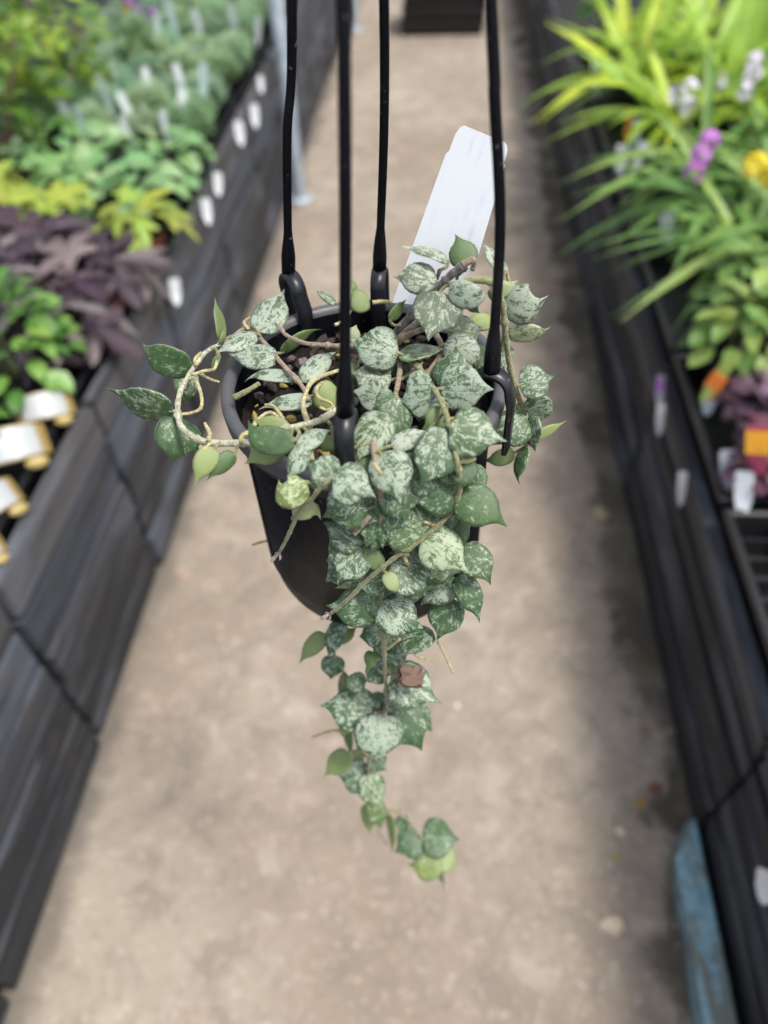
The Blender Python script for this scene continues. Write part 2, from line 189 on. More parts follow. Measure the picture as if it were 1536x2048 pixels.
((0.0029,0.2236,1.1575),(-0.0019,0.2174,1.1545),(-0.0068,0.2145,1.1478),(-0.794,0.52,0.314),0.0153,0.435,0,0,0,0,1),
((-0.0362,0.2143,1.1451),(-0.0426,0.2077,1.1442),(-0.0495,0.2043,1.1394),(-0.647,0.588,0.485),0.0156,0.342,0,0,0,0,1),
((-0.0415,0.2127,1.1431),(-0.0331,0.2083,1.1399),(-0.0251,0.2069,1.1328),(-0.502,-0.785,-0.363),0.0196,0.331,0,0,0,0,1),
((-0.014,0.218,1.1072),(-0.0215,0.2132,1.1055),(-0.0294,0.2113,1.0998),(-0.539,0.657,0.527),0.0174,0.458,0,0,0,0,1),
((-0.0082,0.2202,1.1297),(-0.005,0.2123,1.1267),(-0.002,0.2074,1.1198),(-0.921,-0.379,-0.094),0.0176,0.471,0,0,0,0,1),
((-0.007,0.2191,1.1123),(-0.016,0.2125,1.1104),(-0.0252,0.2089,1.1044),(-0.578,0.677,0.456),0.0194,0.338,0,0,0,0,1),
((-0.0354,0.2136,1.1294),(-0.0434,0.2084,1.1284),(-0.0522,0.2063,1.1234),(-0.485,0.624,0.612),0.0202,0.404,0,0,0,0,1),
((0.009,0.2292,1.1538),(0.0081,0.221,1.1504),(0.0073,0.2161,1.1433),(-0.994,0.108,0.027),0.0172,0.452,0,0,0,0,1),
((-0.0084,0.2186,1.1631),(-0.0027,0.2129,1.1612),(0.003,0.2106,1.1555),(-0.692,-0.568,-0.445),0.0155,0.367,0,0,0,0,1),
((-0.0179,0.2169,1.1784),(-0.0165,0.2095,1.1751),(-0.0153,0.2055,1.1683),(-0.978,-0.208,-0.018),0.0172,0.465,0,0,0,0,1),
((-0.0008,0.2226,1.147),(0.0014,0.2134,1.1421),(0.0035,0.2074,1.1334),(-0.958,-0.287,0.015),0.0183,0.446,0,0,0,0,1),
((-0.0027,0.2205,1.125),(0.0051,0.2167,1.125),(0.0129,0.216,1.1209),(-0.357,-0.804,-0.476),0.0186,0.277,0,0,0,0,1),
((-0.003,0.2225,1.1398),(0.0044,0.2186,1.1372),(0.012,0.2178,1.1308),(-0.517,-0.698,-0.495),0.0175,0.258,0,0,0,0,1),
((-0.0229,0.2171,1.1593),(-0.0248,0.2086,1.1558),(-0.0272,0.2033,1.1486),(-0.921,-0.02,0.39),0.0174,0.394,0,0,0,0,1),
((0.0053,0.2269,1.1808),(0.0112,0.221,1.1767),(0.0174,0.2186,1.169),(-0.767,-0.411,-0.494),0.0171,0.487,0,0,0,0,1),
((0.0067,0.2264,1.1604),(-0.0021,0.2198,1.1595),(-0.011,0.2167,1.155),(-0.513,0.589,0.624),0.0151,0.35,0,0,0,0,1),
((-0.027,0.2181,1.0649),(-0.0334,0.2149,1.066),(-0.0401,0.2144,1.0628),(-0.312,0.791,0.526),0.0147,0.45,0,0,0,0,1),
((-0.0254,0.217,1.053),(-0.0189,0.2177,1.0564),(-0.0127,0.2212,1.0556),(0.36,-0.856,-0.372),0.0151,0.4,0,0,0,0,1),
((-0.0274,0.2174,1.0283),(-0.0322,0.2123,1.0276),(-0.0374,0.2097,1.0223),(-0.687,0.463,0.559),0.0145,0.45,0,0,0,0,1),
((-0.0476,0.2173,1.0183),(-0.0427,0.2123,1.0166),(-0.0383,0.2096,1.0104),(-0.67,-0.739,-0.069),0.0127,0.4,0,0,0,0,1),
((-0.05,0.2186,0.9855),(-0.0542,0.2121,0.9834),(-0.0591,0.2079,0.9766),(-0.831,0.347,0.434),0.0132,0.35,0,0,0,0,1),
((-0.0402,0.2169,0.9115),(-0.0346,0.2121,0.9099),(-0.0293,0.2093,0.9034),(-0.645,-0.746,-0.165),0.0155,0.4,0,0,0,0,1),
((-0.0399,0.2184,0.9355),(-0.0441,0.2136,0.9349),(-0.0488,0.2109,0.9296),(-0.721,0.623,0.304),0.0141,0.35,0,0,0,0,1),
((-0.0219,0.2159,0.8054),(-0.019,0.21,0.8031),(-0.0163,0.206,0.7958),(-0.869,-0.495,0.003),0.0120,0.3,0,0,0,0,1),
((-0.0263,0.2182,0.9886),(-0.0223,0.2207,0.9939),(-0.0185,0.2257,0.9947),(0.778,-0.524,-0.347),0.0138,0.45,0,0,0,0,1),
]
# stem rows: name, kind, radius, points
STEMS=[
('stem',0,0.0016,[(-0.0377,0.2405,1.2002),(-0.0427,0.2396,1.1999),(-0.0494,0.2323,1.1999),(-0.0573,0.2285,1.2),(-0.0652,0.2258,1.2003)]),
('stem',0,0.0016,[(-0.0669,0.2357,1.1903),(-0.0757,0.2291,1.1903),(-0.084,0.2275,1.1903),(-0.097,0.2274,1.1903),(-0.1055,0.231,1.1903),(-0.1127,0.2382,1.1903),(-0.1171,0.25,1.1903),(-0.1187,0.2606,1.1903),(-0.1181,0.271,1.1903),(-0.1165,0.2823,1.1903),(-0.114,0.292,1.1903),(-0.1085,0.2987,1.1903)]),
('stem',1,0.0015,[(-0.1096,0.3016,1.1883),(-0.1035,0.3086,1.1883),(-0.0979,0.3153,1.1883),(-0.0887,0.3046,1.1883),(-0.0797,0.2915,1.1883),(-0.0709,0.2794,1.1883),(-0.0638,0.2694,1.1883),(-0.0591,0.2594,1.1883)]),
('stem',1,0.0013,[(-0.0351,0.2938,1.1943),(-0.0457,0.2927,1.1943),(-0.0554,0.2933,1.1943),(-0.0645,0.2944,1.1943),(-0.0719,0.2983,1.1943),(-0.0762,0.302,1.1943),(-0.0787,0.3067,1.1943)]),
('stem',2,0.00135,[(-0.0211,0.2809,1.1987),(-0.0152,0.2771,1.1987),(-0.0092,0.2692,1.1991),(-0.0026,0.2519,1.2017),(0.0012,0.2404,1.2025),(0.0038,0.2299,1.2021),(0.0056,0.2236,1.1983),(0.0076,0.2166,1.1938),(0.0091,0.2157,1.1834),(0.0092,0.2153,1.1761),(0.0062,0.2149,1.1653),(0.0006,0.2107,1.16),(-0.0057,0.2071,1.1559),(-0.0121,0.2044,1.1514),(-0.0176,0.2028,1.1471),(-0.0239,0.2016,1.1405),(-0.0303,0.201,1.1325),(-0.0378,0.2005,1.1212),(-0.0436,0.2004,1.1129),(-0.0494,0.2012,1.1047)]),
('stem',2,0.0012,[(-0.0345,0.2061,1.1957),(-0.0399,0.2037,1.1948),(-0.0454,0.2024,1.192),(-0.0512,0.2034,1.182),(-0.0568,0.2047,1.1743),(-0.0608,0.2062,1.1645),(-0.0665,0.2084,1.1501),(-0.0719,0.211,1.1374)]),
('stem',2,0.0016,[(-0.0229,0.2094,1.1333),(-0.0248,0.2091,1.1183),(-0.0259,0.2089,1.0999)]),
('stem',2,0.0015,[(-0.0257,0.2088,1.1043),(-0.0259,0.2088,1.0847),(-0.0257,0.2088,1.061),(-0.026,0.2088,1.035),(-0.0254,0.2088,1.0063),(-0.0246,0.2088,0.9953)]),
('stem',2,0.0012,[(-0.0246,0.2088,0.9953),(-0.028,0.2088,0.9905),(-0.0315,0.2088,0.987),(-0.0362,0.2088,0.963),(-0.0394,0.2088,0.9297),(-0.0415,0.2088,0.8996),(-0.0422,0.2088,0.8612),(-0.0395,0.2088,0.8463),(-0.0332,0.2088,0.8353),(-0.0211,0.2088,0.827),(-0.0117,0.2088,0.8052),(-0.0049,0.2088,0.7793),(0.0036,0.2088,0.7494),(0.0099,0.2088,0.7301),(0.0176,0.2088,0.6514)]),
('stem',2,0.0012,[(-0.0523,0.2368,1.0459),(-0.0595,0.2368,1.016),(-0.059,0.2368,0.9957),(-0.0536,0.2368,0.9826),(-0.0489,0.2368,0.9703)]),
('stem',2,0.0012,[(-0.0547,0.2268,1),(-0.0544,0.2268,0.9698),(-0.0558,0.2268,0.9311),(-0.0554,0.2268,0.8959),(-0.0505,0.2268,0.8666),(-0.0451,0.2268,0.8555)]),
('stem',2,0.0008,[(-0.0465,0.2148,0.8295),(-0.0427,0.2148,0.7831),(-0.0338,0.2148,0.7367)]),
('stem',2,0.0016,[(0.0029,0.2848,1.2312),(0.0113,0.2848,1.2336),(0.0209,0.2848,1.2328),(0.026,0.2848,1.2222),(0.0281,0.2848,1.2096),(0.031,0.2848,1.1948),(0.0336,0.2848,1.1843),(0.0375,0.2848,1.173),(0.0416,0.2848,1.1622),(0.0439,0.2848,1.1542),(0.0454,0.2848,1.1425)]),
('stem',2,0.0009,[(0.029,0.3008,1.2122),(0.0292,0.3008,1.2043),(0.029,0.3008,1.1876),(0.0292,0.3008,1.1763)]),
('stem',3,0.0026,[(-0.0266,0.2928,1.1952),(-0.0206,0.2928,1.2022),(-0.0124,0.2928,1.2129),(-0.0035,0.2928,1.2232),(0.0029,0.2928,1.2313),(0.008,0.2928,1.2365)]),
('stem',1,0.002,[(-0.0245,0.2888,1.1952),(-0.0168,0.2888,1.2041),(-0.0077,0.2888,1.2143),(-0.0001,0.2888,1.2244)]),
('stem',1,0.0016,[(-0.0217,0.2848,1.203),(-0.0143,0.2848,1.2069),(-0.0053,0.2848,1.2104),(0.0026,0.2848,1.2087)]),
('stem',1,0.0014,[(-0.0202,0.2849,1.1963),(-0.0185,0.2739,1.1963),(-0.0187,0.2629,1.1963),(-0.0195,0.2524,1.1963)]),
('stem',1,0.0016,[(-0.0032,0.2989,1.1983),(0.0004,0.2849,1.1983),(-0.0043,0.2697,1.1983),(-0.0093,0.2588,1.1983)]),
('stem',1,0.0016,[(0.008,0.2928,1.2365),(0.0128,0.2928,1.2389),(0.0124,0.2928,1.2342)]),
('cut_stem',1,0.0013,[(-0.0348,0.2047,1.1606),(-0.0318,0.2048,1.1652),(-0.0281,0.2052,1.1706)]),
('cut_stem',2,0.0015,[(-0.0951,0.2623,1.1863),(-0.09,0.2672,1.1863),(-0.085,0.2733,1.1863)]),
('stem',1,0.0016,[(-0.0243,0.2119,1.1614),(-0.0302,0.2107,1.1508),(-0.03,0.2108,1.142)]),
('stem',1,0.0014,[(-0.0272,0.2262,1.195),(-0.0248,0.2129,1.1949),(-0.0233,0.2107,1.1873),(-0.0233,0.2105,1.1756)]),
('stem',3,0.001,[(-0.0016,0.2968,1.2318),(-0.0032,0.2968,1.2258)]),
('stem',3,0.0012,[(0.0062,0.2968,1.23),(0.0104,0.2968,1.2333)]),
('aerial_root',4,0.0009,[(-0.1152,0.2788,1.1923),(-0.1169,0.2835,1.1923),(-0.1152,0.2887,1.1923)]),
('aerial_root',4,0.0009,[(-0.1148,0.2711,1.1923),(-0.1103,0.2743,1.1923),(-0.1059,0.2759,1.1923),(-0.1059,0.2822,1.1923)]),
('aerial_root',4,0.0008,[(-0.1139,0.2776,1.1883),(-0.1081,0.2735,1.1883),(-0.1033,0.2714,1.1883)]),
('aerial_root',4,0.0009,[(-0.116,0.2684,1.1923),(-0.1131,0.2681,1.1923),(-0.1077,0.2573,1.1923),(-0.1054,0.2479,1.1923),(-0.1084,0.2444,1.1923),(-0.1128,0.2432,1.1923)]),
('aerial_root',4,0.001,[(-0.0967,0.2251,1.1933),(-0.0969,0.2295,1.1933),(-0.1007,0.2364,1.1933)]),
('aerial_root',4,0.0009,[(-0.0993,0.2216,1.1933),(-0.0969,0.2204,1.1933),(-0.0956,0.2239,1.1933)]),
('aerial_root',4,0.001,[(-0.0828,0.2254,1.1923),(-0.0833,0.2298,1.1923),(-0.0805,0.233,1.1923),(-0.0789,0.2386,1.1923),(-0.076,0.2444,1.1923),(-0.0728,0.2451,1.1923),(-0.0693,0.2412,1.1923),(-0.0665,0.2348,1.1923)]),
('aerial_root',4,0.001,[(-0.0639,0.2349,1.1923),(-0.0663,0.239,1.1923),(-0.0694,0.2446,1.1923),(-0.0736,0.2499,1.1923),(-0.0771,0.2505,1.1923)]),
('aerial_root',4,0.0012,[(-0.0557,0.2367,1.1943),(-0.0593,0.2468,1.1943),(-0.0597,0.2527,1.1943),(-0.0585,0.2633,1.1943),(-0.0536,0.2693,1.1943),(-0.0461,0.274,1.1943)]),
('aerial_root',4,0.0009,[(-0.0535,0.2671,1.1923),(-0.0558,0.2616,1.1923),(-0.0532,0.2557,1.1923),(-0.0484,0.253,1.1923),(-0.0462,0.2496,1.1923)]),
('aerial_root',4,0.0007,[(-0.0524,0.2495,1.1923),(-0.0489,0.2479,1.1923),(-0.0463,0.2507,1.1923)]),
('aerial_root',4,0.0011,[(-0.054,0.2342,1.1954),(-0.0535,0.2247,1.1955),(-0.0503,0.213,1.1954)]),
('aerial_root',4,0.0011,[(0.0087,0.218,1.1922),(0.0121,0.2205,1.1894),(0.0152,0.2231,1.1888)]),
('aerial_root',4,0.001,[(-0.0117,0.2069,1.1448),(-0.0149,0.2061,1.1464),(-0.0173,0.2053,1.1473)]),
('aerial_root',4,0.001,[(-0.0139,0.2064,1.1439),(-0.013,0.2067,1.1401),(-0.0117,0.207,1.1361)]),
('aerial_root',4,0.0009,[(0.0006,0.2133,1.1583),(-0.0027,0.2119,1.1601),(-0.0052,0.2106,1.1625)]),
('aerial_root',4,0.001,[(0.002,0.2329,1.2003),(0.0044,0.2344,1.2001),(0.0085,0.2349,1.2001)]),
('aerial_root',4,0.0009,[(-0.0249,0.2071,1.2005),(-0.0232,0.2047,1.1988),(-0.021,0.2052,1.1956)]),
('aerial_root',4,0.0009,[(0.0028,0.2148,1.0616),(0.0069,0.2148,1.0488),(0.0116,0.2148,1.0306)]),
('aerial_root',4,0.0009,[(-0.0118,0.2168,1.0492),(-0.0068,0.2168,1.0418),(0.0021,0.2168,1.0388)]),
('aerial_root',4,0.0008,[(-0.017,0.2088,1.0724),(-0.021,0.2088,1.0663),(-0.0246,0.2088,1.0611)]),
('aerial_root',4,0.0008,[(-0.0243,0.2108,0.9996),(-0.0184,0.2108,0.9983),(-0.0088,0.2108,0.998)]),
('aerial_root',4,0.001,[(-0.0588,0.2288,0.9214),(-0.0694,0.2288,0.9202),(-0.0829,0.2288,0.9086)]),
('aerial_root',4,0.0009,[(-0.0938,0.2688,1.0772),(-0.1015,0.2688,1.0746),(-0.1063,0.2688,1.0721)]),
('aerial_root',4,0.0008,[(-0.0185,0.2725,1.1903),(-0.0137,0.2783,1.1903),(-0.0101,0.2822,1.1903)]),
('aerial_root',4,0.0008,[(-0.0105,0.2727,1.1903),(-0.0072,0.2796,1.1903),(-0.0026,0.2812,1.1903)]),
('aerial_root',4,0.0012,[(-0.036,0.3339,1.1923),(-0.0296,0.3349,1.1923),(-0.0243,0.3332,1.1923)]),
('aerial_root',4,0.0009,[(-0.0969,0.3118,1.1903),(-0.1003,0.3175,1.1903),(-0.0981,0.3221,1.1903)]),
('aerial_root',4,0.0006,[(-0.0297,0.2108,0.8264),(-0.0212,0.2108,0.8298),(-0.0191,0.2108,0.8421)]),
('aerial_root',4,0.0009,[(-0.0541,0.3192,1.1883),(-0.0495,0.3238,1.1883),(-0.0477,0.3321,1.1883)]),
]
POT_C=(-0.0374,0.2888,1.1783); POT_RAD=0.0685
CLIPS=[(-0.0375,0.2248,1.2093),(0.0225,0.2685,1.1983),(-0.0818,0.352,1.1983),(-0.0341,0.3591,1.1963)]
RODS=[[(-0.0289,0.2328,1.3468)],[(0.0209,0.2678,1.2629),(0.0154,0.2688,1.3097),(0.0121,0.2708,1.3374)],[(-0.0719,0.3433,1.2689),(-0.0621,0.3388,1.3229)],[(-0.0267,0.3468,1.3205)]]
LABEL_PTS=[(-0.0245,0.3188,1.2018),(0.0039,0.3386,1.2774),(0.0276,0.334,1.2698),(0.0143,0.32,1.2188)]
CHIP=(-0.0117,0.2028,1.0456)
BUDS=[3, 4, 5, 8, 12]

# ------------------------------------------------------------------ helpers
def link(name, data, parent=None, loc=None):
    o = bpy.data.objects.new(name, data); col.objects.link(o)
    if parent: o.parent = parent
    if loc is not None: o.location = loc
    return o
def tag(o, label=None, cat=None, group=None, kind=None):
    if label: o['label'] = label
    if cat: o['category'] = cat
    if group: o['group'] = group
    if kind: o['kind'] = kind
    return o
def thing(name, label, cat, loc=(0, 0, 0), group=None, rz=0):
    o = link(name, None, None, loc); o.rotation_euler = (0, 0, rz); o.empty_display_size = .05
    return tag(o, label, cat, group)
def mesh(name, verts, faces, mats=(), smooth=False, midx=None):
    me = bpy.data.meshes.new(name); me.from_pydata([tuple(v) for v in verts], [], faces); me.validate()
    for m in mats: me.materials.append(m)
    if midx: me.polygons.foreach_set('material_index', midx)
    if smooth: me.polygons.foreach_set('use_smooth', [True]*len(me.polygons))
    me.update(); return me
def from_bm(name, bm, mats=(), smooth=False):
    me = bpy.data.meshes.new(name); bm.normal_update(); bm.to_mesh(me); bm.free()
    for m in mats: me.materials.append(m)
    if smooth: me.polygons.foreach_set('use_smooth', [True]*len(me.polygons))
    return me
def bm_box(bm, x0, x1, y0, y1, z0, z1, bev=0, jit=0):
    vs_ = [bm.verts.new((x+random.uniform(-jit, jit), y+random.uniform(-jit, jit), z+random.uniform(-jit, jit))) for x in (x0, x1) for y in (y0, y1) for z in (z0, z1)]
    fs = [bm.faces.new([vs_[i] for i in q]) for q in ((0, 1, 3, 2), (4, 6, 7, 5), (0, 4, 5, 1), (2, 3, 7, 6), (0, 2, 6, 4), (1, 5, 7, 3))]
    if bev:
        es = list({e for f in fs for e in f.edges})
        bmesh.ops.bevel(bm, geom=es, offset=bev, segments=2, affect='EDGES')
def box_mesh(name, x0, x1, y0, y1, z0, z1, m, bev=0, jit=0):
    bm = bmesh.new(); bm_box(bm, x0, x1, y0, y1, z0, z1, bev, jit); return from_bm(name, bm, [m])
def lathe(prof, n=48, close=False):
    vs_, fs = [], []
    for r, z in prof:
        for i in range(n):
            a = 2*math.pi*i/n; vs_.append((r*math.cos(a), r*math.sin(a), z))
    k = len(prof)
    for j in range(k-1):
        for i in range(n):
            i2 = (i+1) % n; fs.append((j*n+i, j*n+i2, (j+1)*n+i2, (j+1)*n+i))
    return vs_, fs
def spline(P, per=6):
    """Catmull-Rom through the points"""
    P = [Vector(p) for p in P]
    if len(P) < 3: return [P[0].lerp(P[-1], i/per) for i in range(per+1)]
    Q = [2*P[0]-P[1]] + P + [2*P[-1]-P[-2]]; out = []
    for i in range(1, len(Q)-2):
        a, b, c, d = Q[i-1:i+3]
        for s in range(per):
            t = s/per
            out.append(.5*((2*b)+(c-a)*t+(2*a-5*b+4*c-d)*t*t+(3*b-a-3*c+d)*t**3))
    out.append(P[-1]); return out
def tube(path, rads, n=8, cap=True):
    vs_, fs = [], []; prev = None
    m = len(path)
    for i, p in enumerate(path):
        t = (path[min(i+1, m-1)]-path[max(i-1, 0)]).normalized()
        if prev is None: s = t.orthogonal().normalized()
        else: s = (prev - t*prev.dot(t)).normalized()
        prev = s; u = t.cross(s)
        for k in range(n):
            a = 2*math.pi*k/n; vs_.append(p+(s*math.cos(a)+u*math.sin(a))*rads[i])
    for i in range(m-1):
        for k in range(n):
            k2 = (k+1) % n; fs.append((i*n+k, i*n+k2, (i+1)*n+k2, (i+1)*n+k))
    if cap: fs.append(tuple(range(n))[::-1]); fs.append(tuple(range((m-1)*n, m*n)))
    return vs_, fs

# ------------------------------------------------------------------ materials
class NT:
    def __init__(s, name):
        s.m = bpy.data.materials.new(name); s.m.use_nodes = True; s.t = s.m.node_tree; s.b = s.t.nodes['Principled BSDF']
        s.out = s.t.nodes['Material Output']
    def n(s, ty, **kw):
        x = s.t.nodes.new(ty)
        for k, v in kw.items():
            if k in x.inputs: x.inputs[k].default_value = v
            else: setattr(x, k, v)
        return x
    def l(s, a, b): s.t.links.new(a, b)
    def mix(s, fac, a, b, mode='MIX'):
        x = s.t.nodes.new('ShaderNodeMix'); x.data_type = 'RGBA'; x.blend_type = mode
        for v, i in ((fac, 0), (a, 6), (b, 7)):
            if hasattr(v, 'is_linked') or isinstance(v, bpy.types.NodeSocket): s.l(v, x.inputs[i])
            elif i == 0: x.inputs[0].default_value = v
            else: x.inputs[i].default_value = (*v, 1)
        return x.outputs[2]
    def math(s, op, a, b=0., c=None, clamp=False):
        x = s.t.nodes.new('ShaderNodeMath'); x.operation = op; x.use_clamp = clamp
        for i, v in enumerate((a, b, c)):
            if v is None: continue
            if isinstance(v, bpy.types.NodeSocket): s.l(v, x.inputs[i])
            else: x.inputs[i].default_value = v
        return x.outputs[0]
    def ramp(s, v, lo, hi):
        x = s.t.nodes.new('ShaderNodeMapRange'); x.interpolation_type = 'SMOOTHSTEP'
        s.l(v, x.inputs[0])
        for i, q in ((1, lo), (2, hi)):
            if isinstance(q, bpy.types.NodeSocket): s.l(q, x.inputs[i])
            else: x.inputs[i].default_value = q
        return x.outputs[0]
    def noise(s, vec, scale, detail=4, rough=.55, dist=0., typ=None):
        x = s.n('ShaderNodeTexNoise'); x.inputs['Scale'].default_value = scale; x.inputs['Detail'].default_value = detail
        x.inputs['Roughness'].default_value = rough; x.inputs['Distortion'].default_value = dist
        if vec is not None: s.l(vec, x.inputs['Vector'])
        return x.outputs['Fac']
    def mapping(s, vec, scale=(1, 1, 1), loc=None, rot=(0, 0, 0)):
        x = s.n('ShaderNodeMapping'); x.inputs['Scale'].default_value = scale; x.inputs['Rotation'].default_value = rot
        s.l(vec, x.inputs['Vector'])
        if loc is not None:
            if isinstance(loc, bpy.types.NodeSocket): s.l(loc, x.inputs['Location'])
            else: x.inputs['Location'].default_value = loc
        return x.outputs[0]
    def bump(s, h, strength, dist):
        x = s.n('ShaderNodeBump'); x.inputs['Strength'].default_value = strength; x.inputs['Distance'].default_value = dist
        s.l(h, x.inputs['Height']); s.l(x.outputs[0], s.b.inputs['Normal'])
    def base(s, c):
        if isinstance(c, bpy.types.NodeSocket): s.l(c, s.b.inputs['Base Color'])
        else: s.b.inputs['Base Color'].default_value = (*c, 1)
    def set(s, **kw):
        for k, v in kw.items(): s.b.inputs[k.replace('_', ' ')].default_value = v

def m_plain(name, c, rough=.5, var=.12, nscale=30, spec=.5, bumpd=0):
    q = NT(name); tc = q.n('ShaderNodeTexCoord').outputs['Object']; oi = q.n('ShaderNodeObjectInfo')
    nz = q.noise(q.mapping(tc, loc=q.n('ShaderNodeCombineXYZ').outputs[0]), nscale, 5, .6)
    q.base(q.mix(q.math('MULTIPLY', nz, var*2), c, tuple(min(1, x*1.7+.01) for x in c)))
    q.set(Roughness=rough, Specular_IOR_Level=spec)
    if bumpd: q.bump(nz, .6, bumpd)
    return q.m
M = {}
def m_ground():
    q = NT('concrete path'); p = q.n('ShaderNodeTexCoord').outputs['Object']
    big = q.noise(p, 1.6, 5, .6); mid = q.noise(p, 13, 6, .62, .5); fine = q.noise(p, 60, 4, .7); grit = q.noise(p, 210, 2, .5)
    c = q.mix(q.ramp(big, .34, .68), (.236, .192, .150), (.316, .272, .222))
    c = q.mix(q.math('MULTIPLY', q.ramp(mid, .46, .66), .7), c, (.190, .166, .138))
    c = q.mix(q.math('MULTIPLY', q.ramp(mid, .46, .34), .6), c, (.37, .325, .275))
    c = q.mix(q.math('MULTIPLY', q.ramp(fine, .56, .68), .58), c, (.47, .42, .36))
    c = q.mix(q.math('MULTIPLY', q.ramp(fine, .44, .32), .55), c, (.19, .16, .13))
    vor = q.n('ShaderNodeTexVoronoi', feature='F1'); vor.inputs['Scale'].default_value = 55; q.l(p, vor.inputs['Vector'])
    st = q.math('MULTIPLY', q.ramp(vor.outputs['Distance'], .30, .12), q.ramp(q.noise(p, 22, 2), .52, .62))
    c = q.mix(q.math('MULTIPLY', st, .38), c, (.52, .48, .42))
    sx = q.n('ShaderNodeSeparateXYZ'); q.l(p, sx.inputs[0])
    # right bench shadow painted into dirty, mossy ground; darker band on the left
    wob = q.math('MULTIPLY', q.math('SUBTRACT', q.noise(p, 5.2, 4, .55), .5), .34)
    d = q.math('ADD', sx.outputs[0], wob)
    dirt_shade = q.ramp(d, .385, .43)
    c = q.mix(q.math('MULTIPLY', dirt_shade, q.math('MULTIPLY_ADD', q.ramp(q.noise(p, 8, 4), .35, .6),   .45, .50)), c, (.070, .060, .046))
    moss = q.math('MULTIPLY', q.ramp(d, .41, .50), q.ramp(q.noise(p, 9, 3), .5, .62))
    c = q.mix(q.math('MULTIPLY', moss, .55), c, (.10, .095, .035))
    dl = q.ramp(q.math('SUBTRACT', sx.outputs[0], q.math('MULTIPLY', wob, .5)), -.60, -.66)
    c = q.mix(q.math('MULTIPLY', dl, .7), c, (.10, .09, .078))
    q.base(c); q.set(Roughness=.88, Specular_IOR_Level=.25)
    q.bump(q.math('ADD', q.math('MULTIPLY', fine, .6), q.math('MULTIPLY', grit, .4)), .5, .006)
    return q.m
def m_wood():
    """weathered dark painted boards; object colour carries the tone of each board"""
    q = NT('weathered board'); p = q.n('ShaderNodeTexCoord').outputs['Object']; oi = q.n('ShaderNodeObjectInfo')
    off = q.n('ShaderNodeCombineXYZ'); q.l(q.math('MULTIPLY', oi.outputs['Random'], 37), off.inputs[0]); q.l(q.math('MULTIPLY', oi.outputs['Random'], 91), off.inputs[2])
    v = q.mapping(p, (1, .055, 1), loc=off.outputs[0])
    streak = q.noise(v, 34, 6, .7, .3); wide = q.noise(q.mapping(p, (1, .22, 1), loc=off.outputs[0]), 11, 5, .6, .4); blot = q.noise(p, 6, 4, .6)
    base = oi.outputs['Color']
    c = q.mix(q.math('MULTIPLY', q.ramp(streak, .40, .62), .65), base, (.006, .006, .007), 'MIX')
    c = q.mix(q.math('MULTIPLY', q.ramp(streak, .56, .74), .55), base, c)
    c2 = q.mix(q.math('MULTIPLY', q.ramp(streak, .5, .38), .75), base, (.012, .012, .013))
    c2 = q.mix(q.math('MULTIPLY', q.ramp(streak, .55, .68), .6), c2, (.15, .155, .175))
    c2 = q.mix(q.math('MULTIPLY', q.ramp(wide, .50, .66), .6), c2, (.110, .125, .155))
    c2 = q.mix(q.math('MULTIPLY', q.ramp(blot, .58, .72), .3), c2, (.075, .055, .038))
    q.base(c2); q.set(Roughness=.62, Specular_IOR_Level=.4)
    q.bump(streak, .5, .004); return q.m
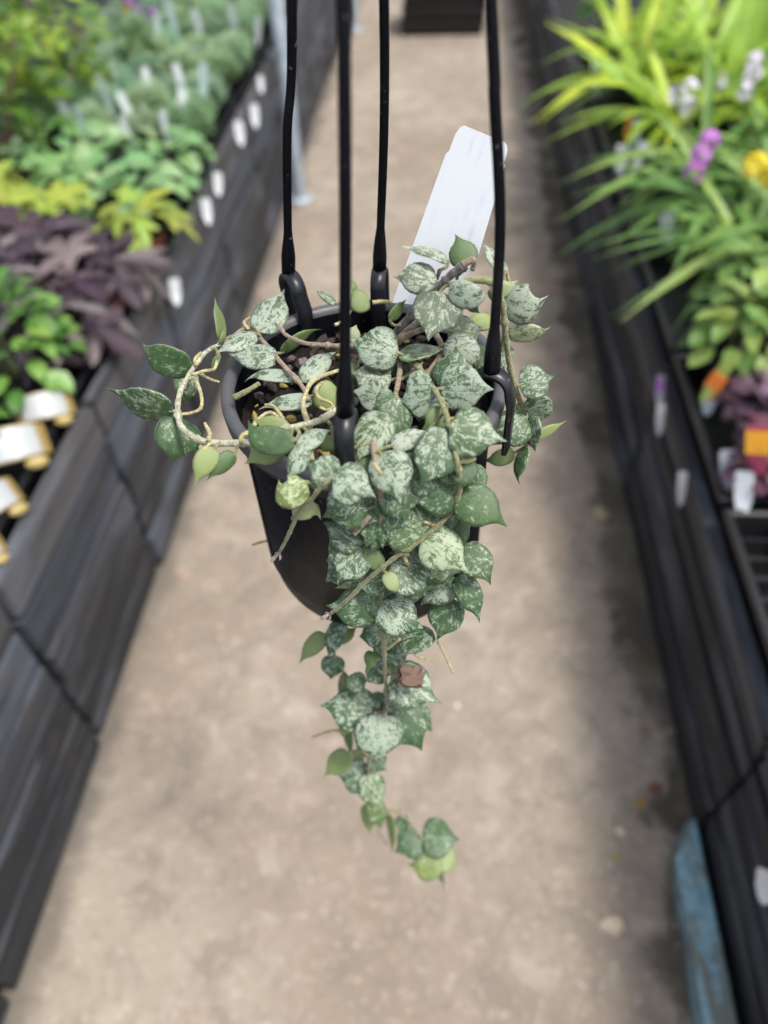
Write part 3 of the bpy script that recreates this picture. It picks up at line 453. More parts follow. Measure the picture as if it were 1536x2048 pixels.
def m_hoya(under=False):
    q = NT('hoya leaf underside' if under else 'hoya leaf top'); oi = q.n('ShaderNodeObjectInfo')
    sp = q.n('ShaderNodeSeparateColor'); q.l(oi.outputs['Color'], sp.inputs[0])
    sil, yel, pal = sp.outputs[0], sp.outputs[1], sp.outputs[2]; plain = oi.outputs['Alpha']
    uv = q.n('ShaderNodeUVMap', uv_map='shape').outputs[0]; st = q.n('ShaderNodeUVMap', uv_map='edge').outputs[0]
    off = q.n('ShaderNodeCombineXYZ'); q.l(q.math('MULTIPLY', oi.outputs['Random'], 53), off.inputs[0]); q.l(q.math('MULTIPLY', oi.outputs['Random'], 29), off.inputs[1])
    scl = q.math('MULTIPLY_ADD', oi.outputs['Random'], .7, .75); scv = q.n('ShaderNodeVectorMath', operation='SCALE'); q.l(uv, scv.inputs[0]); q.l(scl, scv.inputs['Scale'])
    p = q.mapping(scv.outputs[0], (1, 1, 1), loc=off.outputs[0])
    # patches stretched along lines that run out from the leaf base
    sx = q.n('ShaderNodeSeparateXYZ'); q.l(uv, sx.inputs[0])
    ang = q.math('ARCTAN2', sx.outputs[0], q.math('ADD', sx.outputs[1], .25)); rad = q.n('ShaderNodeVectorMath', operation='LENGTH'); q.l(uv, rad.inputs[0])
    pc = q.n('ShaderNodeCombineXYZ'); q.l(q.math('MULTIPLY', ang, 2.1), pc.inputs[0]); q.l(q.math('MULTIPLY', rad.outputs['Value'], .62), pc.inputs[1]); q.l(q.math('MULTIPLY', oi.outputs['Random'], 71), pc.inputs[2])
    n1 = q.noise(pc.outputs[0], 4.3, 4, .60, 1.5); n2 = q.noise(p, 5.4, 6, .62, 1.1); n3 = q.noise(p, 26, 4, .75); n4 = q.noise(p, 95, 2, .6)
    s = q.math('ADD', q.math('ADD', q.math('MULTIPLY', n1, .48), q.math('MULTIPLY', n2, .52)), q.math('MULTIPLY', q.math('SUBTRACT', n3, .5), .36))
    th = q.math('MULTIPLY_ADD', sil, -.27, .655)
    fac = q.ramp(q.math('SUBTRACT', s, th), -.034, .050)
    spk = q.math('MULTIPLY', q.ramp(n4, .60, .68), q.math('MULTIPLY', sil, .9))
    fac = q.math('MAXIMUM', fac, spk); fac = q.math('MULTIPLY', fac, q.math('SUBTRACT', 1, plain))
    gr = q.mix(q.ramp(n2, .3, .7), (.020, .055, .018), (.046, .105, .025))
    gr = q.mix(yel, gr, (.16, .20, .040))
    gr = q.mix(q.math('MULTIPLY', pal, .8), gr, (.13, .155, .105))
    si = q.mix(q.ramp(n3, .3, .7), (.225, .278, .215), (.322, .385, .312))
    si = q.mix(yel, si, (.42, .50, .22)); si = q.mix(q.math('MULTIPLY', pal, .7), si, (.46, .49, .40))
    c = q.mix(q.math('MULTIPLY', fac, .88), gr, si)
    c = q.mix(q.math('MULTIPLY', q.ramp(q.noise(p, 3.1, 5, .7, .6), .66, .74), .5), c, (.13, .105, .045))
    pl = q.mix(yel, (.042, .095, .024), (.24, .29, .105)); pl = q.mix(pal, pl, (.42, .46, .28))
    pl = q.mix(q.math('MULTIPLY', q.ramp(n3, .35, .7), .35), pl, q.mix(.5, pl, (.35, .40, .20)))
    c = q.mix(plain, c, pl)
    if under: c = q.mix(yel, (.075, .135, .034), (.25, .30, .105)); c = q.mix(pal, c, (.40, .44, .26)); c = q.mix(q.math('MULTIPLY', q.ramp(n3, .35, .7), .3), c, (.22, .28, .11))
    es = q.n('ShaderNodeSeparateXYZ'); q.l(st, es.inputs[0]); e = q.math('ABSOLUTE', es.outputs[0])
    if not under:
        mid = q.math('MULTIPLY', q.ramp(e, .05, .0), .25); c = q.mix(mid, c, (.10, .16, .06))
    c = q.mix(q.math('MULTIPLY', q.ramp(e, .93, .995), .55), c, (.34, .38, .24))
    q.base(c); q.set(Roughness=.43, Specular_IOR_Level=.5)
    q.b.inputs['Sheen Weight'].default_value = .12; q.b.inputs['Sheen Roughness'].default_value = .5
    q.bump(q.math('ADD', q.math('MULTIPLY', n4, .5), q.math('MULTIPLY', n3, .5)), .35, .0006)
    return q.m
def m_bgleaf():
    q = NT('soft leaf'); oi = q.n('ShaderNodeObjectInfo'); p = q.n('ShaderNodeTexCoord').outputs['Object']
    nz = q.noise(p, 9, 4, .6); uv = q.n('ShaderNodeUVMap', uv_map='edge').outputs[0]
    es = q.n('ShaderNodeSeparateXYZ'); q.l(uv, es.inputs[0]); e = q.math('ABSOLUTE', es.outputs[0])
    c = oi.outputs['Color']
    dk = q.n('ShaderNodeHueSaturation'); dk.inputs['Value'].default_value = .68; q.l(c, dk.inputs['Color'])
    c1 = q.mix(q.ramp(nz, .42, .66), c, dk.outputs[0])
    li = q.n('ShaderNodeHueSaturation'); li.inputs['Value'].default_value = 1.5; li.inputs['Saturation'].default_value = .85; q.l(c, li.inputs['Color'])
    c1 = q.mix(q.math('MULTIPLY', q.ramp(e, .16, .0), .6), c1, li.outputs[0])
    q.base(c1); q.set(Roughness=.42, Specular_IOR_Level=.5)
    tr = q.n('ShaderNodeBsdfTranslucent'); q.l(li.outputs[0], tr.inputs[0])
    mx = q.n('ShaderNodeMixShader'); mx.inputs[0].default_value = .30
    q.l(q.b.outputs[0], mx.inputs[1]); q.l(tr.outputs[0], mx.inputs[2]); q.l(mx.outputs[0], q.out.inputs[0]); return q.m
def m_objcol(name, rough=.5, nscale=40, var=.25, spec=.5):
    q = NT(name); oi = q.n('ShaderNodeObjectInfo'); p = q.n('ShaderNodeTexCoord').outputs['Object']
    hs = q.n('ShaderNodeHueSaturation'); hs.inputs['Value'].default_value = .6; q.l(oi.outputs['Color'], hs.inputs['Color'])
    q.base(q.mix(q.math('MULTIPLY', q.ramp(q.noise(p, nscale, 5, .65), .42, .7), var*2), oi.outputs['Color'], hs.outputs[0]))
    q.set(Roughness=rough, Specular_IOR_Level=spec); return q.m
def m_blackplastic(name, c, rough, scratch=.3):
    q = NT(name); p = q.n('ShaderNodeTexCoord').outputs['Object']
    nz = q.noise(p, 90, 5, .7); dust = q.noise(p, 420, 2, .5); big = q.noise(p, 14, 4, .6)
    k = q.mix(q.math('MULTIPLY', q.ramp(big, .5, .75), scratch), c, (.055, .055, .057))
    k = q.mix(q.math('MULTIPLY', q.ramp(dust, .69, .75), .5), k, (.20, .19, .17))
    q.base(k); q.l(q.math('MULTIPLY_ADD', nz, .25, rough-.12), q.b.inputs['Roughness'])
    q.bump(nz, .15, .0006); return q.m
def m_stem():
    q = NT('fuzzy stem'); oi = q.n('ShaderNodeObjectInfo'); p = q.n('ShaderNodeTexCoord').outputs['Object']
    n = q.noise(p, 260, 4, .7); n2 = q.noise(p, 900, 2, .5)
    li = q.n('ShaderNodeHueSaturation'); li.inputs['Value'].default_value = 1.7; li.inputs['Saturation'].default_value = .7; q.l(oi.outputs['Color'], li.inputs['Color'])
    dk = q.n('ShaderNodeHueSaturation'); dk.inputs['Value'].default_value = .55; q.l(oi.outputs['Color'], dk.inputs['Color'])
    c = q.mix(q.ramp(n, .38, .62), dk.outputs[0], oi.outputs['Color']); c = q.mix(q.math('MULTIPLY', q.ramp(n2, .5, .7), .6), c, li.outputs[0])
    q.base(c); q.set(Roughness=.75, Specular_IOR_Level=.3); q.b.inputs['Sheen Weight'].default_value = .4
    q.bump(n2, .6, .0005); return q.m
def m_label():
    q = NT('white label card'); p = q.n('ShaderNodeTexCoord').outputs['UV']
    lines = q.noise(q.mapping(p, (3.2, .7, 1)), 2.0, 2, .5); sm = q.noise(p, 26, 4, .6); sx = q.n('ShaderNodeSeparateXYZ'); q.l(p, sx.inputs[0])
    fac = q.math('MULTIPLY', q.ramp(lines, .52, .66), q.ramp(q.noise(p, 5, 3), .35, .6))
    c = q.mix(q.math('MULTIPLY', fac, .42), (.66, .70, .745), (.37, .46, .64))
    c = q.mix(q.math('MULTIPLY', q.ramp(sm, .66, .76), .35), c, (.55, .48, .40))
    q.base(c); q.set(Roughness=.35); return q.m
def m_soil():
    q = NT('potting mix'); p = q.n('ShaderNodeTexCoord').outputs['Object']
    n = q.noise(p, 130, 5, .7); q.base(q.mix(q.ramp(n, .35, .7), (.005, .004, .0035), (.026, .019, .015))); q.set(Roughness=.9, Specular_IOR_Level=.3); q.bump(n, 1, .004); return q.m
def m_blue():
    q = NT('worn blue paint'); p = q.n('ShaderNodeTexCoord').outputs['Object']
    a = q.noise(q.mapping(p, (1, .35, 1)), 26, 5, .65, .6); b = q.noise(p, 75, 4, .7)
    c = q.mix(q.ramp(b, .3, .7), (.15, .29, .35), (.27, .44, .50))
    c = q.mix(q.math('MULTIPLY', q.ramp(a, .44, .54), .85), c, (.15, .155, .12)); c = q.mix(q.math('MULTIPLY', q.ramp(b, .58, .68), .7), c, (.30, .28, .22))
    q.base(c); q.set(Roughness=.7); q.bump(a, .5, .003); return q.m
def m_galv():
    q = NT('galvanised steel'); p = q.n('ShaderNodeTexCoord').outputs['Object']; n = q.noise(p, 24, 4, .6)
    q.base(q.mix(q.ramp(n, .35, .7), (.33, .39, .46), (.48, .55, .62))); q.set(Roughness=.5, Metallic=.35); return q.m
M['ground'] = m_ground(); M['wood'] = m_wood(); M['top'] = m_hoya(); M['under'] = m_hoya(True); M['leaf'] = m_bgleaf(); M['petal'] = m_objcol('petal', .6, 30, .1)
M['card'] = m_objcol('printed card', .4, 60, .06); M['pot'] = m_objcol('clay and plastic pots', .55, 25, .2); M['tray'] = m_blackplastic('black tray plastic', (.006, .006, .008), .45, .12)
M['black'] = m_blackplastic('black pot plastic', (.004, .0045, .008), .40, .22); M['black'].node_tree.nodes['Principled BSDF'].inputs['Specular IOR Level'].default_value = .16; M['clip'] = m_blackplastic('hanger clip plastic', (.010, .011, .015), .36, .3); M['rim'] = m_blackplastic('scuffed sky-sheen rim plastic', (.085, .088, .095), .42, .2); M['stem'] = m_stem(); M['label'] = m_label(); M['soil'] = m_soil(); M['blue'] = m_blue(); M['galv'] = m_galv()  # rim: sky reflection painted in as a lighter grey, besides the scuffs
M['bark'] = m_plain('bark chip', (.105, .068, .052), .9, .5, 160, .3, .002); M['bark_dark'] = m_plain('dark bark', (.022, .015, .012), .8, .6, 200, .4, .002)
M['grit'] = m_plain('grey grit', (.13, .12, .125), .75, .5, 200, .4); M['ferti'] = m_plain('yellow mulch bits', (.24, .19, .045), .7, .4, 300); M['void'] = m_plain('dark underside', (.004, .004, .005), .95, .2, 10)
M['debris'] = m_objcol('dry leaf bits', .8, 40, .3); M['stone'] = m_objcol('small stones', .85, 60, .3)

# ------------------------------------------------------------------ the setting
def ground():
    vs_, fs = [], []
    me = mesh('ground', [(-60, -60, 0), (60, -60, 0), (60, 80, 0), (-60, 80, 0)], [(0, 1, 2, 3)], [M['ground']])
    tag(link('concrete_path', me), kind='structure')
ground()

LX, RX = -.661, .481
def bench(name, label, side, joints, heights, tones, ztop, zbench, x_far, gap):
    """a long low bench whose front is boarded with short panels of horizontal planks"""
    root = thing(name, label, 'plant bench', (LX if side < 0 else RX, 0, 0))
    s = side
    for j in range(len(joints)-1):
        y0, y1 = joints[j]+gap/2, joints[j+1]-gap/2; z = .012
        for k, h in enumerate(heights):
            dx = random.uniform(-.006, .006)+(.006*s if k == len(heights)-2 else 0); dz = random.uniform(-.002, .002)
            th = .024
            x0, x1 = (s*(0)+dx, s*th+dx); x0, x1 = min(x0, x1), max(x0, x1)
            me = box_mesh('plank', x0, x1, -(y1-y0)/2, (y1-y0)/2, 0, h-.010, M['wood'], .003, .0015)
            o = link('plank', me, root, (0, (y0+y1)/2, z+dz)); t = tones[k]; f = random.uniform(.75, 1.25)
            o.color = (t[0]*f, t[1]*f, t[2]*f, 1); z += h
            # cheap bow so that edges are not ruler straight
            o.rotation_euler = (0, random.uniform(-.012, .012), random.uniform(-.006, .006))
        if gap > .008:
            me = box_mesh('batten', min(s*.025, s*.065), max(s*.025, s*.065), -.022, .022, 0, ztop-.03, M['void'], .002)
            link('batten', me, root, (0, joints[j], .005))
    y0, y1 = joints[0], joints[-1]
    xa, xb = sorted((s*.03, x_far-(LX if s < 0 else RX)))
    link('bench_top', box_mesh('bench_top', xa, xb, y0, y1, zbench-.02, zbench, M['void']), root)
    for yy in [y0+.1+i*1.1 for i in range(int((y1-y0)/1.1)+1)]:
        link('bench_leg', box_mesh('bench_leg', xa+.25 if s > 0 else xa+.05, xa+.32 if s > 0 else xa+.12, yy, yy+.07, 0, zbench-.022, M['void']), root)
    return root
G1, G2, G3, G4 = (.034, .037, .046), (.016, .018, .023), (.056, .055, .060), (.050, .060, .078)
bench('plant_bench', 'low plant bench on the left with grey weathered board front', -1, [-.70, -.26, .18, .62, 1.06, 1.52, 2.06, 2.61, 3.2, 3.8, 4.6, 5.4, 6.6], [.105, .105, .10, .105, .10], [G2, G2, G1, G4, G3], .53, .47, -3.4, .016)
bench('plant_bench', 'low plant bench on the right with near black streaked board front', 1, [-.9, -.35, .50, 1.34, 2.18, 3.0, 3.9, 4.9, 6.6], [.07, .055, .065, .05, .06, .05, .05], [G2, (.020, .020, .022), (.036, .037, .042), (.018, .018, .020), G2, (.040, .040, .045), (.024, .025, .028)], .40, .385, 2.6, .007)

def pole(y, x, label):
    t = thing('steel_post', label, 'steel post', (x, y, 0), 'galvanised posts along the left bench')
    v, f = lathe([(.027, .012), (.027, 3.2), (.0, 3.2)], 24); link('tube', mesh('tube', v, f, [M['galv']], True), t)
    v, f = lathe([(.0, .016), (.044, .016), (.050, .012), (.050, .0)], 20); link('base_plate', mesh('base_plate', v, f, [M['galv']]), t)
    for a in range(4):
        v, f = lathe([(.007, 0), (.007, .008), (0, .008)], 6); link('bolt', mesh('bolt', v, f, [M['galv']]), t, (.037*math.cos(a*1.571+.78), .037*math.sin(a*1.571+.78), .017))
pole(3.03, -.612, 'nearer pale grey galvanised post standing against the left bench')
pole(5.42, -.612, 'farther pale grey galvanised post at the end of the left bench')

# blue painted timber along the foot of the right bench
def timber():
    t = thing('blue_timber', 'worn blue painted timber lying along the foot of the right bench', 'timber', (.4535, -.255, 0))
    bm = bmesh.new(); n = 18
    L = .74; rows = []
    for i in range(n+1):
        y = -.45 + (L+.45)*i/n; e = random.uniform(-.0022, .0022)
        top = .058; x0, x1 = -.029+e, .0185+random.uniform(-.001, .001)
        rows.append([bm.verts.new(p) for p in ((x0, y, .001), (x0, y, top-.006), (x0+.006, y, top), (x1-.004, y, top+.001), (x1, y, top-.004), (x1, y, .001))])
    # the far end is sawn at a slant: the left side stops shorter
    for v in rows[-1]: v.co.y += (v.co.x-.0)*1.5 + (.0 if v.co.z > .05 else .012)
    for a, b in zip(rows, rows[1:]):
        for k in range(6): bm.faces.new((a[k], a[(k+1) % 6], b[(k+1) % 6], b[k]))
    bm.faces.new(rows[0][::-1]); bm.faces.new(rows[-1])
    bmesh.ops.recalc_face_normals(bm, faces=bm.faces)
    link('beam', from_bm('beam', bm, [M['blue']]), t)
timber()

# stack of black trays at the far end of the path
for k in range(4):
    o = None
def tray(x0, x1, y0, y1, z, h, label, group, cells=(0, 0), floor=True):
    t = thing('seedling_tray', label, 'tray', ((x0+x1)/2, (y0+y1)/2, z), group)
    a, b = (x1-x0)/2, (y1-y0)/2; bm = bmesh.new(); w_ = .004; ins = .012
    def ring(zz, i): return [bm.verts.new((sx*(a-i), sy*(b-i), zz)) for sx, sy in ((-1, -1), (1, -1), (1, 1), (-1, 1))]
    lv = [ring(0, ins+.006), ring(h-.012, ins), ring(h-.012, 0), ring(h, 0), ring(h, ins-.002), ring(h-.004, ins+.001), ring(.004, ins+.009)]
    for p, q in zip(lv, lv[1:]):
        for k in range(4): bm.faces.new((p[k], p[(k+1) % 4], q[(k+1) % 4], q[k]))
    bm.faces.new(lv[0][::-1]); bm.faces.new(lv[-1])
    es = [e for e in bm.edges if abs(e.verts[0].co.z-h) < 1e-4 and abs(e.verts[1].co.z-h) < 1e-4]
    bmesh.ops.bevel(bm, geom=es, offset=.0015, segments=1, affect='EDGES')
    link('tray_shell', from_bm('tray_shell', bm, [M['tray']]), t)
    if cells[0]:
        bm = bmesh.new(); ax, by = a-ins-.003, b-ins-.003
        for i in range(1, cells[0]): x = -ax+2*ax*i/cells[0]; bm_box(bm, x-.002, x+.002, -by, by, .006, h-.012)
        for j in range(1, cells[1]): y = -by+2*by*j/cells[1]; bm_box(bm, -ax, ax, y-.002, y+.002, .006, h-.0135)
        link('cell_grid', from_bm('cell_grid', bm, [M['tray']]), t)
    return t
for k in range(4):
    tray(-.31+.01*k, .21+.008*k, 5.25, 5.63, .0+.075*k, .072, ['bottom', 'second', 'third', 'topmost'][k]+' black tray of the stack at the far end of the path', 'stacked trays at the end of the path')

# ------------------------------------------------------------------ leaves: shared sheets for the bench plants
def sheet(name, prof, L=1., rows=9, cols=4, fold=.15, droop=.3, wav=.0, mat=None, twist=0., wscale=1.):
    """flat leaf along +Y of length L, half width prof(t); folded along the midrib, drooping towards the tip"""
    vs_, fs, uv = [], [], []
    for i in range(rows+1):
        t = i/rows; hw = prof(t)*wscale
        for j in range(cols+1):
            s = -1+2*j/cols
            y = L*t; z = abs(s)*hw*fold - droop*L*t*t + wav*math.sin(t*9+s*3)*abs(s)
            x = s*hw; a = twist*t
            vs_.append((x*math.cos(a), y*(1-.25*droop*t), z + x*math.sin(a))); uv.append((s, t))
    for i in range(rows):
        for j in range(cols):
            q = i*(cols+1)+j; fs.append((q, q+1, q+cols+2, q+cols+1))
    me = mesh(name, vs_, fs, [mat or M['leaf']], True)
    l = me.uv_layers.new(name='edge')
    for lp in me.loops: l.data[lp.index].uv = uv[lp.vertex_index]
    return me
def interp(pts):
    def f(t):
        for (a, b), (c, d) in zip(pts, pts[1:]):
            if t <= c: u = (t-a)/(c-a+1e-9); u = u*u*(3-2*u); return b+(d-b)*u
        return pts[-1][1]
    return f
oval = interp([(0, .02), (.12, .2), (.42, .34), (.75, .24), (1, .005)])
roundp = interp([(0, .03), (.1, .3), (.45, .48), (.8, .36), (1, .02)])
strap = interp([(0, .028), (.3, .036), (.7, .03), (1, .002)])
wide = interp([(0, .03), (.3, .055), (.6, .05), (1, .002)])
LEAF = {
 'oval': [sheet('oval_leaf', oval, fold=.25, droop=d) for d in (.12, .3, .5)],
 'round': [sheet('round_leaf', roundp, fold=.15, droop=d, wav=.03) for d in (.1, .3, .5)],
 'strap': [sheet('strap_leaf', strap, rows=14, cols=2, fold=.5, droop=d, twist=tw) for d, tw in ((.25, .3), (.55, -.4), (.9, .5), (1.05, .2))],
 'wide': [sheet('wide_leaf', wide, rows=14, cols=2, fold=.4, droop=d, twist=tw) for d, tw in ((.1, .2), (.45, -.3), (.8, .4))],
}
def palmate(name, lobes, depth, droop):
    """lobed leaf: pointed lobes fanned round the stalk, each with a raised midrib"""
    vs_, fs, uv = [(0, 0, 0)], [], [(0, 0)]
    n = len(lobes); ring = []
    for i, (ang, ln) in enumerate(lobes):
        nxt = lobes[(i+1) % n][0] + (2*math.pi if i == n-1 else 0)
        wd = .40
        for a, r, e in ((ang-wd, ln*.56, 1), (ang-wd*.5, ln*.80, .8), (ang, ln, .0), (ang+wd*.5, ln*.80, .8), (ang+wd, ln*.56, 1)):
            ring.append((a, r, e))
        ring.append(((ang+nxt)/2, depth*min(ln, lobes[(i+1) % n][1]), 1))
    for a, r, e in ring:
        x, y = r*math.sin(a), r*math.cos(a); vs_.append((x, y, -droop*r*r + (.03 if e == 1 else 0)*1)); uv.append((e, r))
    for i in range(len(ring)): fs.append((0, 1+i, 1+(i+1) % len(ring)))
    me = mesh(name, vs_, fs, [M['leaf']], False)
    l = me.uv_layers.new(name='edge')
    for lp in me.loops: l.data[lp.index].uv = uv[lp.vertex_index]
    return me
star = [(-2.2, .5), (-1.15, .75), (0, 1.), (1.15, .75), (2.2, .5)]
LEAF['star'] = [palmate('star_leaf', star, .34, d) for d in (.15, .3, .5)]
LEAF['lobed'] = [palmate('lobed_leaf', [(-2.4, .55), (-1.0, .72), (0, 1.), (1.0, .72), (2.4, .55)], .62, d) for d in (.12, .3)]
def petal_mesh(n=5):
    vs_, fs = [(0, 0, 0)], []
    for k in range(n):
        a0 = 2*math.pi*k/n; b = len(vs_)
        for da, r, z in ((-.42, .55, .12), (-.30, .95, .16), (0, 1.05, .10), (.30, .95, .16), (.42, .55, .12)): vs_.append((r*math.cos(a0+da), r*math.sin(a0+da), z))
        fs.append((0, b, b+1, b+2, b+3, b+4))
    return mesh('blossom', vs_, fs, [M['petal']])
BLOSSOM = petal_mesh()
def needle_mound():
    """a dense cushion of tiny needle leaves on short shoots"""
    rnd = random.Random(4); vs_, fs = [], []
    for k in range(170):
        a = rnd.uniform(0, 6.283); rr = math.sqrt(rnd.random())*.075; h = .085*(1-(rr/.098)**2)*rnd.uniform(.75, 1.12)
        bx, by = rr*math.cos(a), rr*math.sin(a); lean = Vector((bx*2.2, by*2.2, 1)).normalized()
        for i in range(11):
            t = .3+.7*i/10; p = Vector((bx, by, 0))*.7 + lean*h*t
            b = rnd.uniform(0, 6.283); d = (Vector((math.cos(b), math.sin(b), rnd.uniform(.1, .9)))).normalized(); s = d.cross(Vector((0, 0, 1))).normalized()*.0022
            ln = rnd.uniform(.012, .026); q = len(vs_)
            vs_ += [p-s, p+s, p+s*.6+d*ln, p-s*.6+d*ln]; fs.append((q, q+1, q+2, q+3))
    me = mesh('needle_foliage', vs_, fs, [M['leaf']]); l = me.uv_layers.new(name='edge')
    for lp in me.loops: l.data[lp.index].uv = (.6, .5)
    return me
NEEDLES = needle_mound()
def pot_mesh(name, r, h, m, square=False):
    v, f = lathe([(.0, 0), (r*.74, 0), (r*.95, h*.84), (r*1.02, h*.85), (r*1.03, h), (r*.93, h), (r*.9, h*.86), (0, h*.86)], 4 if square else 24)
    if square: v = [((x-y)*.78, (x+y)*.78, z) for x, y, z in v]
    return mesh(name, v, f, [m], not square)
POT_R = {'black': pot_mesh('plant_pot', .05, .085, M['pot'], True), 'round': pot_mesh('plant_pot', .06, .10, M['pot'])}
SOILM = mesh('soil', *lathe([(.044, 0), (.02, .006), (0, .008)], 14), [M['soil']])
def vary(c, f=.18):
    k = 1+random.uniform(-f, f); return (c[0]*k*random.uniform(.9, 1.12), c[1]*k, c[2]*k*random.uniform(.85, 1.15), 1)
def put_leaf(root, me, loc, az, pitch_, size, c, rl=0., name='leaf', wid=1.):
    o = link(name, me, root)
    o.rotation_mode = 'XYZ'
    o.matrix_local = Matrix.Translation(loc) @ Matrix.Rotation(-az, 4, 'Z') @ Matrix.Rotation(pitch_, 4, 'X') @ Matrix.Rotation(rl, 4, 'Y') @ Matrix.Diagonal((size*wid, size, size, 1))
    o.color = c; return o
def stem_part(root, pts, r, c, name='stem', per=4, n=6):
    path = spline(pts, per); m = len(path)
    v, f = tube(path, [r*(1-.45*i/(m-1)) for i in range(m)], n); o = link(name, mesh(name, v, f, [M['stem']], True), root); o.color = (*c, 1); return o
def base_pot(root, kind, c, s=1.):
    o = link('pot', POT_R[kind], root); o.color = (*c, 1); o.scale = (s, s, s)
    o2 = link('soil', SOILM, root, (0, 0, (.074 if kind == 'black' else .087)*s)); o2.scale = (s, s, s)
BLK = (.012, .012, .013)
def bush(loc, label, group, cat, leaf, n, rad, ht, size, c, pot='black', potc=BLK, c2=None, top=.075, stems=4, stemc=(.10, .14, .05), pitchr=(-.5, .6), sp=1., ps=1.):
    t = thing(cat.replace(' ', '_'), label, cat, loc, group, random.uniform(0, 6.28)); base_pot(t, pot, potc, ps)
    for k in range(stems):
        a = random.uniform(0, 6.28); e = Vector((math.cos(a)*rad*.5, math.sin(a)*rad*.5, top+ht*.85))
        stem_part(t, [(e.x*.1, e.y*.1, top), (e.x*.6, e.y*.6, top+ht*.4), e], .0028, stemc)
    for k in range(n):
        a = k*2.399+random.uniform(-.3, .3); u = (k+.5)/n
        rr = rad*math.sqrt(u)*.75; z = top + ht*(1-.75*u*u)*random.uniform(.75, 1.05)
        az = math.pi/2-a
        put_leaf(t, random.choice(LEAF[leaf]), (math.cos(a)*rr, math.sin(a)*rr, z), az+random.uniform(-.5, .5), random.uniform(*pitchr)+(.5-u)*sp, size*random.uniform(.75, 1.2), vary(c2 if (c2 and random.random() < .35) else c), random.uniform(-.4, .4))
    return t
def strap_plant(loc, label, group, n, ln, c, wide_=False, spread=1., up_=.9, c2=None, wid=1.):
    t = thing('strap_leaf_plant', label, 'strap leaf plant', loc, group); base_pot(t, 'black', BLK)
    for k in range(n):
        a = k*2.399+random.uniform(-.4, .4); pt = random.uniform(.45, 1.25)*up_
        put_leaf(t, random.choice(LEAF['wide' if wide_ else 'strap']), (math.cos(a)*.012, math.sin(a)*.012, .075), math.pi/2-a, pt, ln*random.uniform(.65, 1.1), vary(c2 if (c2 and random.random() < .3) else c), random.uniform(-.3, .3), wid=wid)
    return t
def flower_head(root, loc, c, n=9, r=.018, size=.011, name='flower', stalk=True):
    vs_, fs = [], []; tmpl_v = [v.co.copy() for v in BLOSSOM.vertices]; tmpl_f = [tuple(p.vertices) for p in BLOSSOM.polygons]
    for k in range(n):
        d = Vector((random.gauss(0, 1), random.gauss(0, 1), random.gauss(.4, 1))).normalized(); q = d.to_track_quat('Z', 'Y'); b = len(vs_)
        vs_ += [q @ (v*size) + d*r*Vector((1, 1, 1.2)).length/1.8 for v in tmpl_v]; fs += [tuple(i+b for i in f) for f in tmpl_f]
    o = link(name, mesh(name, vs_, fs, [M['petal']]), root, loc); o.color = (*c, 1)
    if stalk: stem_part(root, [(loc[0]*.2, loc[1]*.2, .08), (loc[0]*.7, loc[1]*.7, loc[2]*.6), loc], .0022, (.12, .2, .06), 'flower_stalk')
    return o

random.seed(5)
# ------------------------------------------------------------------ left bench, near to far
ZB, ZL = .402, .47
TG = 'black seedling trays on the benches'
for i, (y0, y1) in enumerate(((.55, .98), (1.0, 1.43), (1.45, 1.72), (1.74, 2.17), (2.20, 2.64), (2.68, 3.06), (3.1, 3.55))):
    for j, (x0, x1) in enumerate(((-1.12, -.70), (-1.56, -1.14))):
        tray(x0, x1, y0, y1, ZL, .058, 'black plant tray on the left bench, %s from the near end, in the %s column' % (('first', 'second', 'third', 'fourth', 'fifth', 'sixth', 'seventh')[i], ('aisle', 'back')[j]), TG, (0, 0))
MINT = (.095, .235, .040)
for i, (x, y, s, wh) in enumerate(((-.80, 1.09, 1.05, 'nearest bushy fresh green plant at the left edge, beside the white labels'), (-.98, 1.13, 1.1, 'second bushy fresh green plant behind the nearest one at the left edge'), (-.86, .90, .9, 'bushy fresh green plant low at the left edge, behind the curved white labels'))):
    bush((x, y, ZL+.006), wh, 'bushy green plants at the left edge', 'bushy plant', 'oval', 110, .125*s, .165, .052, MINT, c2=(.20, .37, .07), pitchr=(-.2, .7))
PUR, PURL = (.060, .038, .052), (.185, .155, .170)
for i, (x, y, ps, wh, rot) in enumerate((
  (-.76, 1.20, 1., 'dusky purple star leaved plant nearest the aisle on the left bench', 0), (-.74, 1.37, 1., 'dusky purple star leaved plant in a rust coloured pot beside the bench edge', 1),
  (-.93, 1.35, 1., 'dusky purple star leaved plant behind the fresh green bush', 2), (-1.06, 1.50, 1., 'dusky purple star leaved plant at the left edge under the lime leaves', 3), (-.88, 1.50, 1., 'dusky purple star leaved plant touching the lime leaves', 1))):
    bush((x, y, ZL+.006), wh, 'purple star leaved plants', 'purple plant', 'star', 15, .13, .085, .105, PUR, 'round', [(.03, .02, .02), (.22, .075, .03), (.03, .02, .02), (.10, .015, .015)][rot], PURL, top=.09, stemc=(.12, .05, .07), pitchr=(-.5, .15), ps=.85)
LIME = (.33, .41, .055)
for i, (x, y, wh) in enumerate(((-.72, 1.63, 'lime yellow leaved plant spilling over the left bench edge'), (-.95, 1.67, 'lime yellow leaved plant in the middle of its row'), (-1.14, 1.78, 'lime yellow leaved plant at the left edge of the photo'), (-1.22, 1.66, 'lime yellow leaved plant farthest from the aisle'))):
    bush((x, y, ZL+.006), wh, 'lime yellow leaved plants', 'lime leaved plant', 'lobed', 14, .12, .075, .072, LIME, 'round', (.11, .018, .014), (.28, .40, .05), top=.09, stemc=(.2, .16, .04), pitchr=(-.5, .15), ps=.85)
